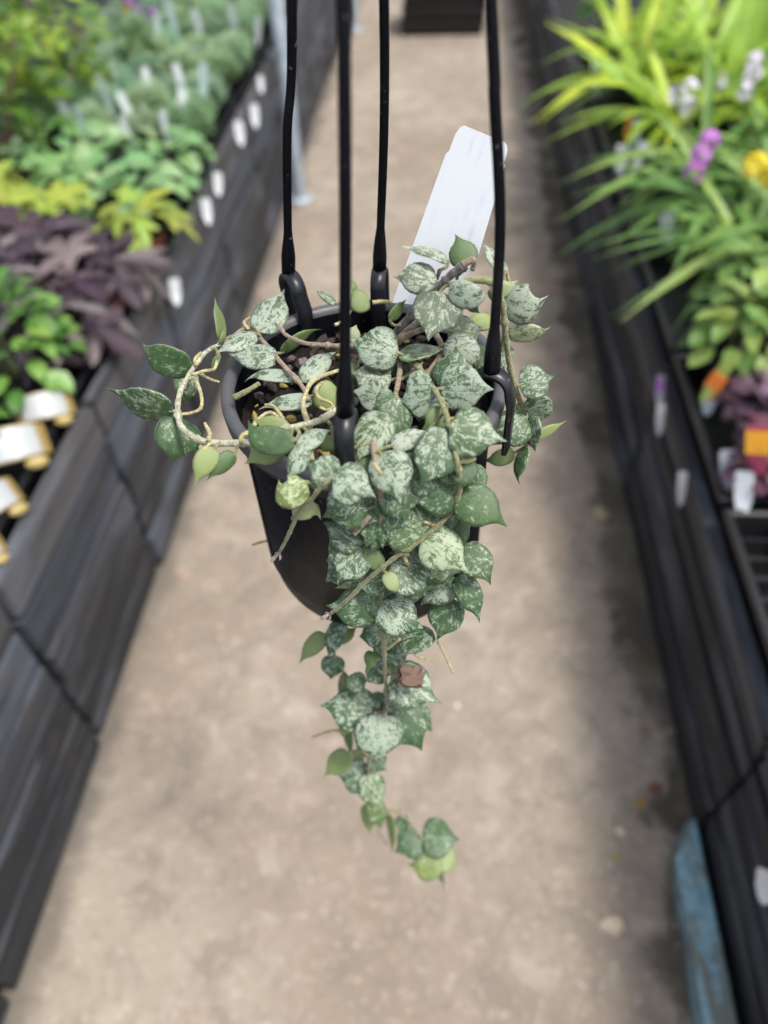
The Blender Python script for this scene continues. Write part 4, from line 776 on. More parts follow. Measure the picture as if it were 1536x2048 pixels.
for i, (x, y) in enumerate(((-.78, 1.85), (-.97, 1.86), (-1.16, 1.96), (-.76, 2.04), (-.95, 2.05), (-1.14, 2.12), (-1.32, 2.0))):
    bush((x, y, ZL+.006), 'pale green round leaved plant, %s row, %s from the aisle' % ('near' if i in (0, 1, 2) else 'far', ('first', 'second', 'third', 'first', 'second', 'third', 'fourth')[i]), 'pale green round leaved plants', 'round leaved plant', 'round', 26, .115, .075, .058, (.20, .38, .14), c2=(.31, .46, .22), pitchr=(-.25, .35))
CON = (.27, .41, .24)
def cushions(x0, y0, nx, ny, sp, rows, where):
    for j in range(ny):
        for i in range(nx):
            t = thing('needle_cushion', 'needle leaved cushion in the %s, %s row, %s from the aisle' % (where, rows[j], ('first', 'second', 'third', 'fourth', 'fifth')[i]), 'needle leaved plant', (x0-i*sp+random.uniform(-.008, .008), y0+j*sp+random.uniform(-.008, .008), ZL+.006), 'needle leaved cushions in trays', random.uniform(0, 6.28))
            base_pot(t, 'black', BLK); o = link('foliage', NEEDLES, t, (0, 0, .06)); tag(o, kind='stuff'); s = random.uniform(1.0, 1.28); o.scale = (s, s, s*random.uniform(.9, 1.15)); o.color = vary(CON, .12)
cushions(-.775, 2.27, 5, 3, .135, ('near', 'middle', 'far'), 'nearer block')
cushions(-.775, 2.74, 5, 3, .13, ('near', 'middle', 'far'), 'second block')
cushions(-.80, 3.20, 5, 3, .135, ('near', 'middle', 'far'), 'farthest block')
def shrub(loc, label, h, rad, n, c, c2):
    t = thing('tall_shrub', label, 'shrub', loc, 'shrubs at the back of the left bench'); base_pot(t, 'round', (.05, .02, .015), 1.2)
    for k in range(6):
        a = k*1.05; e = Vector((math.cos(a)*rad*.8, math.sin(a)*rad*.8, h)); stem_part(t, [(0, 0, .1), (e.x*.35, e.y*.35, h*.5), e], .005, (.22, .13, .07))
    for k in range(n):
        a = k*2.399; rr = rad*math.sqrt(random.uniform(.08, 1)); z = .13+(h-.08)*random.uniform(.1, 1.1)
        put_leaf(t, random.choice(LEAF['oval']), (math.cos(a)*rr, math.sin(a)*rr, z), math.pi/2-a+random.uniform(-.7, .7), random.uniform(-.6, .5), random.uniform(.05, .085), vary(c if random.random() < .6 else c2), random.uniform(-.5, .5))
shrub((-1.26, 2.12, ZL), 'tall leafy shrub with yellow green leaves and brown stems in the top left corner', .40, .19, 150, (.16, .27, .02), (.07, .16, .02))
shrub((-1.24, 2.50, ZL), 'leafy shrub with lighter yellow green leaves behind the top left corner shrub', .30, .17, 120, (.24, .36, .03), (.10, .20, .03))
shrub((-1.50, 2.28, ZL), 'dark leafy shrub farthest left behind the corner shrub', .42, .20, 130, (.07, .15, .02), (.12, .22, .03))
shrub((-1.50, 2.75, ZL), 'dark leafy shrub behind the needle leaved trays', .34, .22, 130, (.09, .18, .03), (.16, .26, .03))
t = bush((-1.08, 2.83, ZL+.01), 'small plant with violet flowers between shrub and needle leaved trays', None, 'flowering plant', 'oval', 40, .07, .14, .04, (.10, .2, .05))
for k in range(5): flower_head(t, (random.uniform(-.07, .07), random.uniform(-.06, .06), random.uniform(.24, .28)), (.26, .10, .34), 8, .016, .010)
flower_head(t, (-.05, -.05, .25), (.70, .50, .03), 7, .014, .010)

random.seed(6)
# ------------------------------------------------------------------ right bench
for i, (y0, y1) in enumerate(((.02, .455), (.48, .885), (.905, 1.33), (1.35, 1.80), (1.82, 2.26), (2.3, 2.75), (2.8, 3.25))):
    for j, (x0, x1) in enumerate(((.487, .905), (.92, 1.33))):
        tray(x0, x1, y0, y1, ZB, .058, ('%s black tray on the right bench counted from the near end, %s column' % (('first', 'second, empty', 'third', 'fourth', 'fifth', 'sixth', 'seventh')[i], ('aisle', 'back')[j])), TG, (5, 9) if i < 2 else (0, 0))
HEU = (.125, .068, .098)
for (x, y, wh, c) in ((.61, 1.09, 'mauve ruffled leaf plant with an orange label, near end of its tray', HEU), (.595, .965, 'mauve pink leaf plant at the near corner of its tray', (.15, .06, .085)), (.80, 1.16, 'mauve ruffled leaf plant in the back of the near tray', (.11, .06, .09)), (.72, 1.0, 'mauve ruffled leaf plant at the right edge of the photo', HEU)):
    bush((x, y, ZB+.006), wh, 'mauve leaved plants', 'mauve leaved plant', 'round', 56, .095, .06, .043, c, c2=(.17, .11, .145), pitchr=(-.2, .6))
SAL = (.15, .275, .055)
for (x, y, wh) in ((.585, 1.27, 'leafy yellow green plant with oval leaves beside the orange label'), (.70, 1.33, 'leafy yellow green plant with oval leaves at the right edge'), (.64, 1.45, 'leafy yellow green plant with oval leaves under the strap leaves'), (.80, 1.42, 'leafy yellow green plant behind the others at the right edge')):
    bush((x, y, ZB+.006), wh, 'leafy yellow green plants', 'leafy plant', 'oval', 54, .105, .15, .056, SAL, c2=(.27, .36, .09), pitchr=(-.5, .3))
ST1, ST2 = (.13, .265, .055), (.22, .36, .07)
for i, (x, y, wh) in enumerate(((.70, 1.66, 'arching narrow leaved plant nearest on the right bench'), (.84, 1.72, 'arching narrow leaved plant at the right edge above the oval leaved plants'), (.70, 1.92, 'arching narrow leaved plant under the purple flower'), (.88, 1.95, 'arching narrow leaved plant beside the yellow flowers'),
   (.72, 2.14, 'arching narrow leaved plant under the lower white flowers'), (.94, 2.20, 'arching narrow leaved plant under the upper white flowers'), (1.08, 1.90, 'arching narrow leaved plant outside the right edge behind the yellow flowers'), (1.10, 2.35, 'arching narrow leaved plant far right below the tall leaves'))):
    p_ = strap_plant((x, y, ZB+.006), wh, 'arching narrow leaved plants', 36, .34, ST1, spread=1, c2=ST2, wid=1.1)
    if i == 2: 
        for q in ((-.145, -.21, .30), (-.130, -.19, .325), (-.155, -.228, .272)): flower_head(p_, q, (.50, .17, .56), 14, .018, .013, stalk=False)
        stem_part(p_, [(0, 0, .08), (-.08, -.10, .2), (-.145, -.21, .29)], .003, (.15, .22, .06), 'flower_stalk')
    if i == 1:
        flower_head(p_, (-.127, .08, .24), (.74, .58, .02), 12, .022, .017); flower_head(p_, (-.10, .05, .23), (.72, .55, .02), 10, .018, .015)
    if i in (3, 6):
        flower_head(p_, (-.13+.02*i, -.13, .27), (.74, .58, .02), 12, .020, .016)
    if i == 4:
        for q in ((-.12, .03, .27), (-.085, .05, .28), (-.09, .01, .25)): flower_head(p_, q, (.74, .70, .80), 12, .018, .012)
        flower_head(p_, (-.17, -.02, .13), (.80, .78, .82), 8, .012, .010)
    if i == 5:
        for q in ((-.14, .03, .30), (-.16, .00, .27), (-.12, .10, .31), (-.20, .1, .26)): flower_head(p_, q, (.74, .68, .80), 12, .018, .012)
YG, YG2 = (.27, .43, .035), (.40, .52, .03)
for i, (x, y, wh) in enumerate(((.70, 2.48, 'yellow green broad strap leaved plant arching over the bench edge'), (.90, 2.56, 'yellow green broad strap leaved plant with two tall upright leaves'), (.66, 2.80, 'yellow green broad strap leaved plant second along the bench edge'), (.90, 2.90, 'yellow green broad strap leaved plant in the second row'), (1.15, 2.70, 'yellow green broad strap leaved plant in the top right corner'),
   (.66, 3.15, 'yellow green broad strap leaved plant third along the bench edge'), (.95, 3.30, 'yellow green broad strap leaved plant at the top edge of the photo'), (1.25, 3.10, 'yellow green broad strap leaved plant farthest into the top right corner'))):
    p_ = strap_plant((x, y, ZB+.006), wh, 'yellow green broad strap leaved plants', 34, .38, YG, True, c2=YG2, wid=1.1)
    if i == 1:
        put_leaf(p_, LEAF['wide'][0], (-.05, -.06, .08), .2, 1.35, .62, (.30, .48, .06, 1), .2, wid=1.1); put_leaf(p_, LEAF['wide'][0], (0., -.05, .08), .5, 1.3, .60, (.26, .44, .05, 1), -.2, wid=1.0)
bush((.66, 3.55, ZB+.006), 'dark green leafy plant at the far end of the right bench', None, 'leafy plant', 'oval', 60, .16, .2, .07, (.08, .18, .03))

random.seed(7)
# ------------------------------------------------------------------ plant tags
def tag_mesh(w_, h, bend, n=7):
    vs_, fs, uv = [], [], []
    prof = [(0, .08), (.12, .30), (.3, .42), (.45, .5), (.92, .5), (.98, .42), (1, .34)]; th = .0006
    for sgn in (1, -1):
        for t, x in prof:
            for s in (-1, 0, 1): vs_.append((s*x*w_, sgn*th/2 + bend*t*t*h, t*h)); uv.append((s*.5+.5, t))
    m = len(prof)
    for i in range(m-1):
        for j in range(2):
            q = i*3+j; fs.append((q, q+1, q+4, q+3)); b = m*3+q; fs.append((b, b+3, b+4, b+1))
        for j in (0, 2):
            q = i*3+j; b = m*3+q; fs.append((q, q+3, b+3, b) if j else (q, b, b+3, q+3))
    fs.append((m*3-3, m*3-2, m*3-1, 2*m*3-1, 2*m*3-2, 2*m*3-3))
    me = mesh('card', vs_, fs, [M['card']]); l = me.uv_layers.new(name='UVMap')
    for lp in me.loops: l.data[lp.index].uv = uv[lp.vertex_index]
    return me
TAGM = [tag_mesh(.024, .10, -.1), tag_mesh(.034, .085, -.25), tag_mesh(.026, .13, -.08)]
WH = (.74, .77, .80)
def ptag(loc, label, group, c=WH, k=0, tilt=-.2, az=0., lean=0., s=1., stripe=None):
    o = thing('plant_tag', label, 'plant tag', loc, group); o.rotation_euler = (tilt, lean, az); o.scale = (s, s, s)
    p = link('card', TAGM[k], o); p.color = (*c, 1)
    if stripe:
        w_, h = (.024, .10) if k == 0 else (.034, .085)
        q = link('printed_band', box_mesh('printed_band', -w_*.49, w_*.49, -.0012, .0012, h*.50, h*.92, M['card'], .0003), o); q.location = (0, -.010 if k else -.006, 0); q.rotation_euler = (.2 if k else .1, 0, 0); q.color = (*stripe, 1)
    return o
edge = ((-.632, 1.87, .0), (-.622, 1.49, .2), (-.645, 2.38, -.1), (-.640, 2.58, .1), (-.655, 2.80, .0), (-.640, 2.03, .3))
for i, (x, y, l) in enumerate(edge):
    ptag((x, y, (.47, .46, .475, .455, .49, .475)[i]), 'white tag tucked over the left bench edge, %s' % ('beside the lime leaves', 'beside the purple leaves, nearest of all', 'by the needle trays, nearest of three', 'by the needle trays, middle of three', 'by the needle trays, farthest', 'beside the pale green round leaves')[i], 'white tags along the left bench edge', (.60, .63, .66), 1, -.55, .45, .1+l*.3, (.75, .72, .8, .8, .6, .7)[i])
stk = ((-1.06, 2.50, 'at the back of the nearer needle tray, tallest'), (-.93, 2.46, 'upright in the middle row of the nearer needle tray'), (-.83, 2.50, 'near the far edge of the nearer needle tray'), (-1.0, 2.30, 'low between the front needle cushions'), (-.93, 2.27, 'in the front row of needle cushions'),
  (-.79, 2.28, 'in the first needle cushion by the aisle'), (-.76, 2.42, 'in the second needle cushion along the aisle'), (-1.10, 2.22, 'between the shrub and the pale round leaves'), (-1.14, 2.06, 'leaning in the pale green round leaves, leftmost'), (-1.0, 2.09, 'leaning in the pale green round leaves, second from left'), (-.88, 2.08, 'leaning in the pale green round leaves, third from left'),
  (-.78, 2.10, 'pinkish white among the round leaves by the aisle'), (-1.02, 3.12, 'in the far needle trays, leftmost'), (-.93, 3.12, 'in the far needle trays, second from left'), (-.80, 3.16, 'in the far needle trays, nearest the post'), (-1.04, 2.92, 'beside the violet flowers'), (-.70, 3.02, 'at the aisle corner of the second needle tray'))
for i, (x, y, l) in enumerate(stk):
    ptag((x, y, .572), 'white stick-in tag %s' % l, 'white stick-in tags on the left bench', (.62, .74, .76) if i % 3 == 0 else WH, 2 if i % 3 == 0 else 0, random.uniform(-.35, .1), random.uniform(-.5, .5), random.uniform(-.25, .25))
ORG = (.78, .22, .035)
ptag((.500, 1.150, .475), 'orange and green printed tag below the oval leaved plant', 'printed tags on the right bench', (.30, .42, .10), 2, -.3, -.5, .25, .9, ORG)
ptag((.536, .915, .500), 'large yellow orange tag with a pink edge lying in the mauve leaves', 'printed tags on the right bench', (.62, .10, .18), 1, -.5, -.5, -.35, 1.1, (.85, .40, .03))
ptag((.515, .875, .450), 'white tag lying under the mauve leaves beside the orange tag', 'white tags on the right bench', WH, 1, -.7, -.6, -.4, .9)
ptag((.520, 1.150, .440), 'white and orange tag at the tray rim under the green plant', 'white tags on the right bench', WH, 1, -.6, -.3, -.1, .8, (.70, .30, .03))
ptag((.515, .945, .440), 'white tag at the near corner of the mauve plant tray', 'white tags on the right bench', (.46, .48, .54), 1, -.8, -.3, -.35, .85)
ptag((.530, .965, .452), 'small orange tag standing on the tray corner', 'printed tags on the right bench', (.80, .36, .03), 1, -.6, -.3, -.35, .6)
for i, (x, y, z, l) in enumerate(((.462, 1.25, .375, 'hanging on the right bench front, upper, with a violet top'), (.458, 1.19, .35, 'hanging on the right bench front below the violet topped tag'), (.462, .99, .35, 'hanging on the right bench front beside the mauve plant tray'))):
    ptag((x, y, z), 'white tag %s' % l, 'white tags on the right bench', (.42, .42, .43), 0, -.5, -.4, -.25, .7, (.34, .14, .42) if i == 0 else None)
for i, (x, y, l) in enumerate(((.565, 1.80, 'upright behind the nearest arching leaf'), (.505, 2.22, 'at the bench edge under the broad strap leaves'), (.57, 2.36, 'deep among the strap leaves'), (.535, 2.20, 'beside the tag at the bench edge'), (.53, 3.0, 'at the far bench edge, upper'), (.52, 2.86, 'at the far bench edge, lower'))):
    ptag((x, y, .445), 'white tag %s on the right bench' % l, 'white tags on the right bench', (.70, .73, .80), 1 if i in (0, 1) else 0, -.4, -.2, random.uniform(-.3, .3))
ptag((.53, 2.34, .50), 'orange brown tag standing among the strap leaves', 'printed tags on the right bench', (.55, .26, .03), 0, -.2, .1, 0, .8)
ptag((.474, .325, .245), 'white tag at the right edge of the photo beside the empty tray', 'white tags on the right bench', (.78, .78, .78), 1, -.5, -.5, -.3, .8)

# curved white labels with a gilt backing, at the near left edge
def gilt_label(loc, rz, label, s=1.):
    t = thing('curved_label', label, 'curved label', loc, 'curved white labels at the left edge', rz); t.scale = (s, s, s); t.rotation_euler = (-.85, .12, rz)
    for nm, w_, h, off, c in (('backing', .047, .050, 0., (.26, .18, .055)), ('white_card', .044, .0445, -.0016, (.36, .385, .395))):
        vs_, fs = [], []; n = 10
        for lay in (0, .0012):
            for i in range(n+1):
                u = -1+2*i/n; a = u*1.05
                for v in (-.5, .5): vs_.append((w_*1.25*math.sin(a), .04*(1-math.cos(a))+off+lay, v*h*(1-.12*u*u)))
        k = 2*(n+1)
        for i in range(n):
            q = 2*i; fs += [(q, q+2, q+3, q+1), (k+q, k+q+1, k+q+3, k+q+2), (q, k+q, k+q+2, q+2), (q+1, q+3, k+q+3, k+q+1)]
        fs += [(0, 1, k+1, k), (2*n, k+2*n, k+2*n+1, 2*n+1)]
        o = link(nm, mesh(nm, vs_, fs, [M['card']], False), t, (0, 0, 0)); o.color = (*c, 1)
    v, f = lathe([(0, -.013), (.008, -.011), (.0135, -.003), (.0135, .004), (.009, .011), (0, .013)], 16)
    o = link('knob', mesh('knob', v, f, [M['card']], True), t, (.026, -.004, -.036)); o.scale = (1.2, .6, .7); o.color = (.36, .28, .10, 1)
gilt_label((-0.715, .995, .565), .55, 'curved white label with gilt back nearest the fresh green bush')
gilt_label((-0.725, .880, .575), .60, 'curved white label with gilt back, middle one and largest', 1.2)
gilt_label((-0.715, .765, .560), .95, 'curved white label with gilt back, low at the left edge', 1.)
gilt_label((-0.700, .672, .545), .9, 'curved white label lowest of all at the left edge', .8)

# ------------------------------------------------------------------ litter on the path
def scrap(name, label, cat, loc, size, c, mat, flat=.3, group=None):
    bm = bmesh.new(); bmesh.ops.create_icosphere(bm, subdivisions=2, radius=1)
    for v in bm.verts:
        v.co *= random.uniform(.72, 1.2); v.co.z = max(v.co.z*flat, -flat*.5)
        v.co = Vector((v.co.x*size*random.uniform(.9, 1.1), v.co.y*size*.75, (v.co.z+flat*.5)*size))
    o = link(name, from_bm(name, bm, [M[mat]]), None, loc); o.rotation_euler = (0, 0, random.uniform(0, 6)); o.color = (*c, 1); tag(o, label, cat, group)
scrap('fallen_leaf', 'yellow dry leaf bit on the path beyond the blue timber end', 'fallen leaf', (.395, .555, .001), .010, (.30, .17, .03), 'debris', .25)
scrap('fallen_leaf', 'reddish brown dry leaf at the end of the blue timber', 'fallen leaf', (.425, .585, .001), .014, (.16, .07, .045), 'debris', .3)
scrap('fallen_leaf', 'pale brown dry leaf against the right bench foot', 'fallen leaf', (.425, .70, .001), .014, (.24, .16, .11), 'debris', .3)
scrap('fallen_leaf', 'green yellow leaf scrap beside the blue timber', 'fallen leaf', (.335, .455, .001), .008, (.26, .26, .07), 'debris', .25)
scrap('stone', 'cream coloured stone chip beside the blue timber', 'stone', (.350, .50, .001), .012, (.50, .46, .32), 'stone', .5)
scrap('stone', 'cream coloured broken stone on the path left of the blue timber', 'stone', (.315, .345, .001), .020, (.48, .40, .31), 'stone', .4)
scrap('stone', 'white pebble below the hanging strand in the middle of the path', 'stone', (.055, .735, .001), .007, (.62, .60, .58), 'stone', .5)
scrap('pot_crumb', 'sandy yellow clump at the foot of the right bench beside the vine', 'soil clump', (.415, 1.28, .001), .024, (.36, .30, .17), 'stone', .4)
scrap('fallen_leaf', 'orange brown dry leaf far along the path behind the label', 'fallen leaf', (.375, 2.33, .001), .020, (.38, .22, .13), 'debris', .3)
scrap('fallen_petal', 'fallen magenta petal at the foot of the right bench', 'fallen petal', (.37, 1.93, .001), .012, (.34, .06, .26), 'debris', .25)
scrap('stone', 'brown stone chip at the foot of the left bench', 'stone', (-.600, 1.045, .001), .011, (.40, .28, .2), 'stone', .4)
bm = bmesh.new(); rnd = random.Random(8)
for k in range(420):
    near = rnd.random() < .5
    x = rnd.uniform(.30, .465) if near else rnd.uniform(-.63, .45); y = rnd.uniform(-.1, 3.2); s = rnd.uniform(.0012, .004)
    b = [bm.verts.new((x+s*rnd.uniform(.6, 1.3)*math.cos(a), y+s*rnd.uniform(.6, 1.3)*math.sin(a), .0005)) for a in (0, 1.3, 2.5, 3.8, 5)]
    tp = bm.verts.new((x, y, s*rnd.uniform(.4, .9)))
    for i in range(5): bm.faces.new((b[i], b[(i+1) % 5], tp))
o = link('path_grit', from_bm('path_grit', bm, [M['stone']])); tag(o, kind='stuff'); o.color = (.34, .28, .22, 1)

# ------------------------------------------------------------------ the hanging pot
PC = Vector(POT_C)
hang = thing('hanging_pot', 'black plastic hanging pot with four long black hanger rods above the path', 'hanging pot', PC)
rb, ht = .0600, .130; Rr = POT_RAD
prof = [(0, -ht+.004), (rb-.010, -ht+.004), (rb-.006, -ht), (rb-.001, -ht+.001), (rb+.0005, -ht+.006), (rb+.0018, -ht+.018), (rb+.0030, -ht+.020), (Rr-.0052, -.022), (Rr-.0048, -.013), (Rr-.0008, -.0125), (Rr, -.010), (Rr+.0004, -.002), (Rr, 0), (Rr-.002, .0008), (Rr-.0042, .0002), (Rr-.0050, -.003), (Rr-.0062, -.016), (rb+.001, -ht+.02)]
v, f = lathe(prof, 96)
link('pot_body', mesh('pot_body', v, f, [M['black']], True), hang)
v, f = lathe([(Rr+.0006, -.009), (Rr+.0012, -.002), (Rr+.0008, .0006), (Rr-.002, .0018), (Rr-.0045, .0010), (Rr-.0054, -.002)], 96); link('pot_rim', mesh('pot_rim', v, f, [M['rim']], True), hang)
for k in range(4):      # faint mould seams down the wall
    a = .55+k*1.571; pts = [Vector(((rb+.0026+(Rr-.0052-rb-.0026)*u+.0002)*math.cos(a), (rb+.0026+(Rr-.0052-rb-.0026)*u+.0002)*math.sin(a), -ht+.021+(ht-.044)*u)) for u in (0, .5, 1)]
    v, f = tube(spline(pts, 3), [.0005]*7, 6); link('mould_seam', mesh('mould_seam', v, f, [M['black']], True), hang)
# drainage feet round the base
for k in range(10):
    a = k*.6283; o = link('drain_foot', box_mesh('drain_foot', -.005, .005, -.003, .003, -.004, .006, M['black'], .001), hang, ((rb-.005)*math.cos(a), (rb-.005)*math.sin(a), -ht+.003)); o.rotation_euler = (0, 0, a+1.571)
HOOK = PC + Vector((.012, .0, .42))
def clip_and_rod(k):
    top = Vector(CLIPS[k])-PC; az = math.atan2(top.y, top.x); rdir = Vector((math.cos(az), math.sin(az), 0)); tdir = Vector((-rdir.y, rdir.x, 0))
    rc = Vector((rdir.x*(Rr-.0030), rdir.y*(Rr-.0030), 0)); hz = top.z
    rod_dir = (Vector(RODS[k][0])-Vector(CLIPS[k])).normalized()
    # strap: an inverted U in the radial plane hooked over the rim
    cpts = []; hw = .0084; r0 = (top.length and (top-Vector((0, 0, top.z))).length)
    cx = (r0+Rr-.003)/2
    for u in range(5): cpts.append((cx+hw+.001, -.024+u*(hz-hw+.024)/5))
    for u in range(15): a = math.pi*u/14; cpts.append((r0*.5+cx*.5+hw*math.cos(a), hz-hw+hw*math.sin(a)*1.0))
    for u in range(1, 6): cpts.append((cx-hw-.001, hz-hw-u*(hz-hw+.020)/5))
    vs_, fs = [], []; th = .0013; m = len(cpts)
    for i, (r_, z_) in enumerate(cpts):
        a, b = cpts[max(i-1, 0)], cpts[min(i+1, m-1)]; tx, tz = b[0]-a[0], b[1]-a[1]; l = math.hypot(tx, tz)+1e-9; nx, nz = -tz/l, tx/l
        ww = .0041
        for s, d in ((-1, -1), (1, -1), (1, 1), (-1, 1)):
            p = rdir*(r_+nx*th*d)+tdir*ww*s*(1 if d == 1 else .96)+Vector((0, 0, z_+nz*th*d)); vs_.append(p)
    for i in range(m-1):
        for q in range(4): fs.append((i*4+q, i*4+(q+1) % 4, i*4+4+(q+1) % 4, i*4+4+q))
    fs += [(3, 2, 1, 0), tuple(range(m*4-4, m*4))]
    bm = bmesh.new(); bm.from_mesh(mesh('tmp', vs_, fs)); bmesh.ops.recalc_face_normals(bm, faces=bm.faces)
    bmesh.ops.bevel(bm, geom=[e for e in bm.edges if e.calc_face_angle(0) > .8], offset=.0004, segments=2, affect='EDGES')
    rod_path = [Vector(CLIPS[k])-PC] + [Vector(p)-PC for p in RODS[k]] + [HOOK-PC-Vector((0, 0, .05))*1+rdir*.010, HOOK-PC+rdir*.003]
    path = spline(rod_path, 14); m2 = len(path)
    rads = []; acc = 0
    for i in range(m2):
        if i: acc += (path[i]-path[i-1]).length
        d = acc
        rads.append(.0037 if d < .012 else (.0037-(d-.012)/.012*.0016 if d < .024 else .0021))
    v, f = tube(path, rads, 14)
    rod = link('hanger_rod', mesh('hanger_rod', v, f, [M['black']], True), hang)
    c = link('clip', from_bm('clip', bm, [M['clip']], True), rod)
for k in range(4): clip_and_rod(k)
hk = [Vector((0, 0, -.004)), Vector((0, 0, .03)), Vector((.012, 0, .05)), Vector((.026, 0, .046)), Vector((.030, 0, .030)), Vector((.022, 0, .020))]
v, f = tube(spline([h+HOOK-PC for h in hk], 6), [.003]*31, 10); link('hook', mesh('hook', v, f, [M['black']], True), hang)
# soil: a lumpy surface with chips of bark, yellow mulch and grit
bm = bmesh.new(); n, mrings = 64, 16; rs = Rr-.0064; rows = []
for j in range(mrings+1):
    r_ = rs*j/mrings; rows.append([bm.verts.new((r_*math.cos(2*math.pi*i/n), r_*math.sin(2*math.pi*i/n), -.013+random.uniform(-.0022, .0022)-.004*(j/mrings)**3)) for i in range(n)] if j else [bm.verts.new((0, 0, -.012))])
for j in range(mrings):
    for i in range(n):
        i2 = (i+1) % n
        if j == 0: bm.faces.new((rows[0][0], rows[1][i], rows[1][i2]))
        else: bm.faces.new((rows[j][i], rows[j+1][i], rows[j+1][i2], rows[j][i2]))
link('soil', from_bm('soil', bm, [M['soil']], True), hang)
def chips(name, n, mat, smin, smax, flat):
    bm = bmesh.new(); rnd = random.Random(len(mat)*3+1)
    for k in range(n):
        a = rnd.uniform(0, 6.283); r_ = (rs-.006)*math.sqrt(rnd.random()); s = rnd.uniform(smin, smax)
        mt = Matrix.Translation((r_*math.cos(a), r_*math.sin(a), -.0115+s*.25)) @ Matrix.Rotation(rnd.uniform(0, 6.28), 4, 'Z') @ Matrix.Rotation(rnd.uniform(-.8, .8), 4, 'X') @ Matrix.Diagonal((s, s*rnd.uniform(.4, .8), s*flat, 1))
        g = bmesh.ops.create_icosphere(bm, subdivisions=1, radius=1, matrix=mt)
        for v_ in g['verts']: v_.co += Vector((rnd.uniform(-1, 1), rnd.uniform(-1, 1), rnd.uniform(-1, 1)))*s*.22
    o = link(name, from_bm(name, bm, [M[mat]]), hang); tag(o, kind='stuff')
chips('bark_chips', 150, 'bark_dark', .002, .0052, .5); chips('brown_bark', 16, 'bark', .0018, .0040, .5); chips('mulch_bits', 46, 'ferti', .0012, .0034, .35); chips('grit', 45, 'grit', .0015, .0038, .7)

# ------------------------------------------------------------------ the trailing plant
vine = thing('trailing_vine', 'trailing vine with silver mottled pointed green leaves growing in the hanging pot', 'trailing plant', PC)
hprof = interp([(0, .06), (.025, .46), (.085, .77), (.21, .96), (.39, 1.), (.54, .93), (.655, .74), (.735, .50), (.80, .29), (.865, .155), (.93, .07), (1, .006)])
def hoya_leaf(i, row):
    b, m, t, s, W, sil, yel, pal, un, kind, cup = row
    b, m, t, s = Vector(b), Vector(m), Vector(t), Vector(s).normalized()
    rnd = random.Random(i*7+3); NR, NC = 18, 10
    L = (m-b).length+(t-m).length
    a0 = (t-b).normalized(); n0 = s.cross(a0).normalized()
    curl = rnd.uniform(-.06, .16)*L; tipc = rnd.uniform(-.22, .14)*L; tips = rnd.uniform(-.10, .10)*L; asym = rnd.uniform(-.10, .10); cupk = cup*rnd.uniform(-.02, .20); wv = rnd.uniform(.0, .06); ph = rnd.uniform(0, 6)
    fold = rnd.uniform(.02, .10); thk = .00075
    def row_pts(sgn):
        out = []
        for r_ in range(NR+1):
            u = r_/NR; u = u if r_ < NR else 1.
            c = b*(1-u)**2 + m*2*u*(1-u) + t*u*u; tg = ((m-b)*(1-u)+(t-m)*u).normalized()
            sv = (s - tg*s.dot(tg)).normalized(); nv = sv.cross(tg)
            c = c + nv*(curl*4*u*(1-u)*.5 + tipc*max(0, u-.68)**2*8) + sv*tips*max(0, u-.66)**2*6
            hw = hprof(u)*W*.5
            for q in range(NC+1):
                x = -1+2*q/NC; xx = math.sin(x*math.pi/2)*.35+x*.65
                h = hw*(1+asym*(1 if x > 0 else -1))
                dz = -cupk*h*xx*xx + fold*h*(1-abs(xx))*-.6 + wv*h*math.sin(u*7+x*2+ph)*abs(xx)
                ed = math.sqrt(max(0., 1-xx*xx)); core = thk*ed*min(1, hw/.003)
                out.append((c + sv*(h*xx) + nv*(dz + sgn*core), (xx, u), (xx*hprof(u)*.5*W/L, u)))
        return out
    T, B = row_pts(1), row_pts(-1); vs_, uv1, uv2, idx = [], [], [], {}
    for k, (p, e, sh) in enumerate(T): idx[(1, k)] = len(vs_); vs_.append(p-b); uv1.append(e); uv2.append(sh)
    for k, (p, e, sh) in enumerate(B):
        if k % (NC+1) in (0, NC): idx[(-1, k)] = idx[(1, k)]
        else: idx[(-1, k)] = len(vs_); vs_.append(p-b); uv1.append(e); uv2.append(sh)
    fs, mi = [], []
    for r_ in range(NR):
        for q in range(NC):
            k = r_*(NC+1)+q; quad = (k, k+1, k+NC+2, k+NC+1)
            fs.append(tuple(idx[(1, z)] for z in quad)); mi.append(1 if un else 0)
            fs.append(tuple(idx[(-1, z)] for z in quad)[::-1]); mi.append(0 if un else 1)
    me = mesh('leaf', vs_, fs, [M['top'], M['under']], True, mi)
    l1 = me.uv_layers.new(name='edge'); l2 = me.uv_layers.new(name='shape')
    for lp in me.loops: l1.data[lp.index].uv = uv1[lp.vertex_index]; l2.data[lp.index].uv = uv2[lp.vertex_index]
    o = link('leaf', me, vine, b-PC); o.color = (sil, yel, pal, 1. if kind else 0.)
    return o
for i, row in enumerate(LEAVES): hoya_leaf(i, row)
SC = {0: (.40, .40, .27), 1: (.27, .20, .13), 2: (.20, .21, .085), 3: (.105, .095, .088), 4: (.42, .37, .16)}
for i, (nm, kind, r, pts) in enumerate(STEMS):
    rnd = random.Random(i); path = spline(pts, 7); m = len(path)
    if len(pts) > 4 and nm == 'stem':
        rads = [r*(1-.35*k/m)*(1+.10*math.sin(k*1.3+i)) for k in range(m)]
        for k in range(0, m, 13): rads[k] *= 1.45      # leaf joints
    else: rads = [r*(1-.3*k/m)*(1+rnd.uniform(-.1, .1)) for k in range(m)]
    path = [Vector(p)-PC for p in path]
    v, f = tube(path, rads, 8); o = link(nm, mesh(nm, v, f, [M['stem']], True), vine); c = SC[kind]; o.color = (*c, 1)
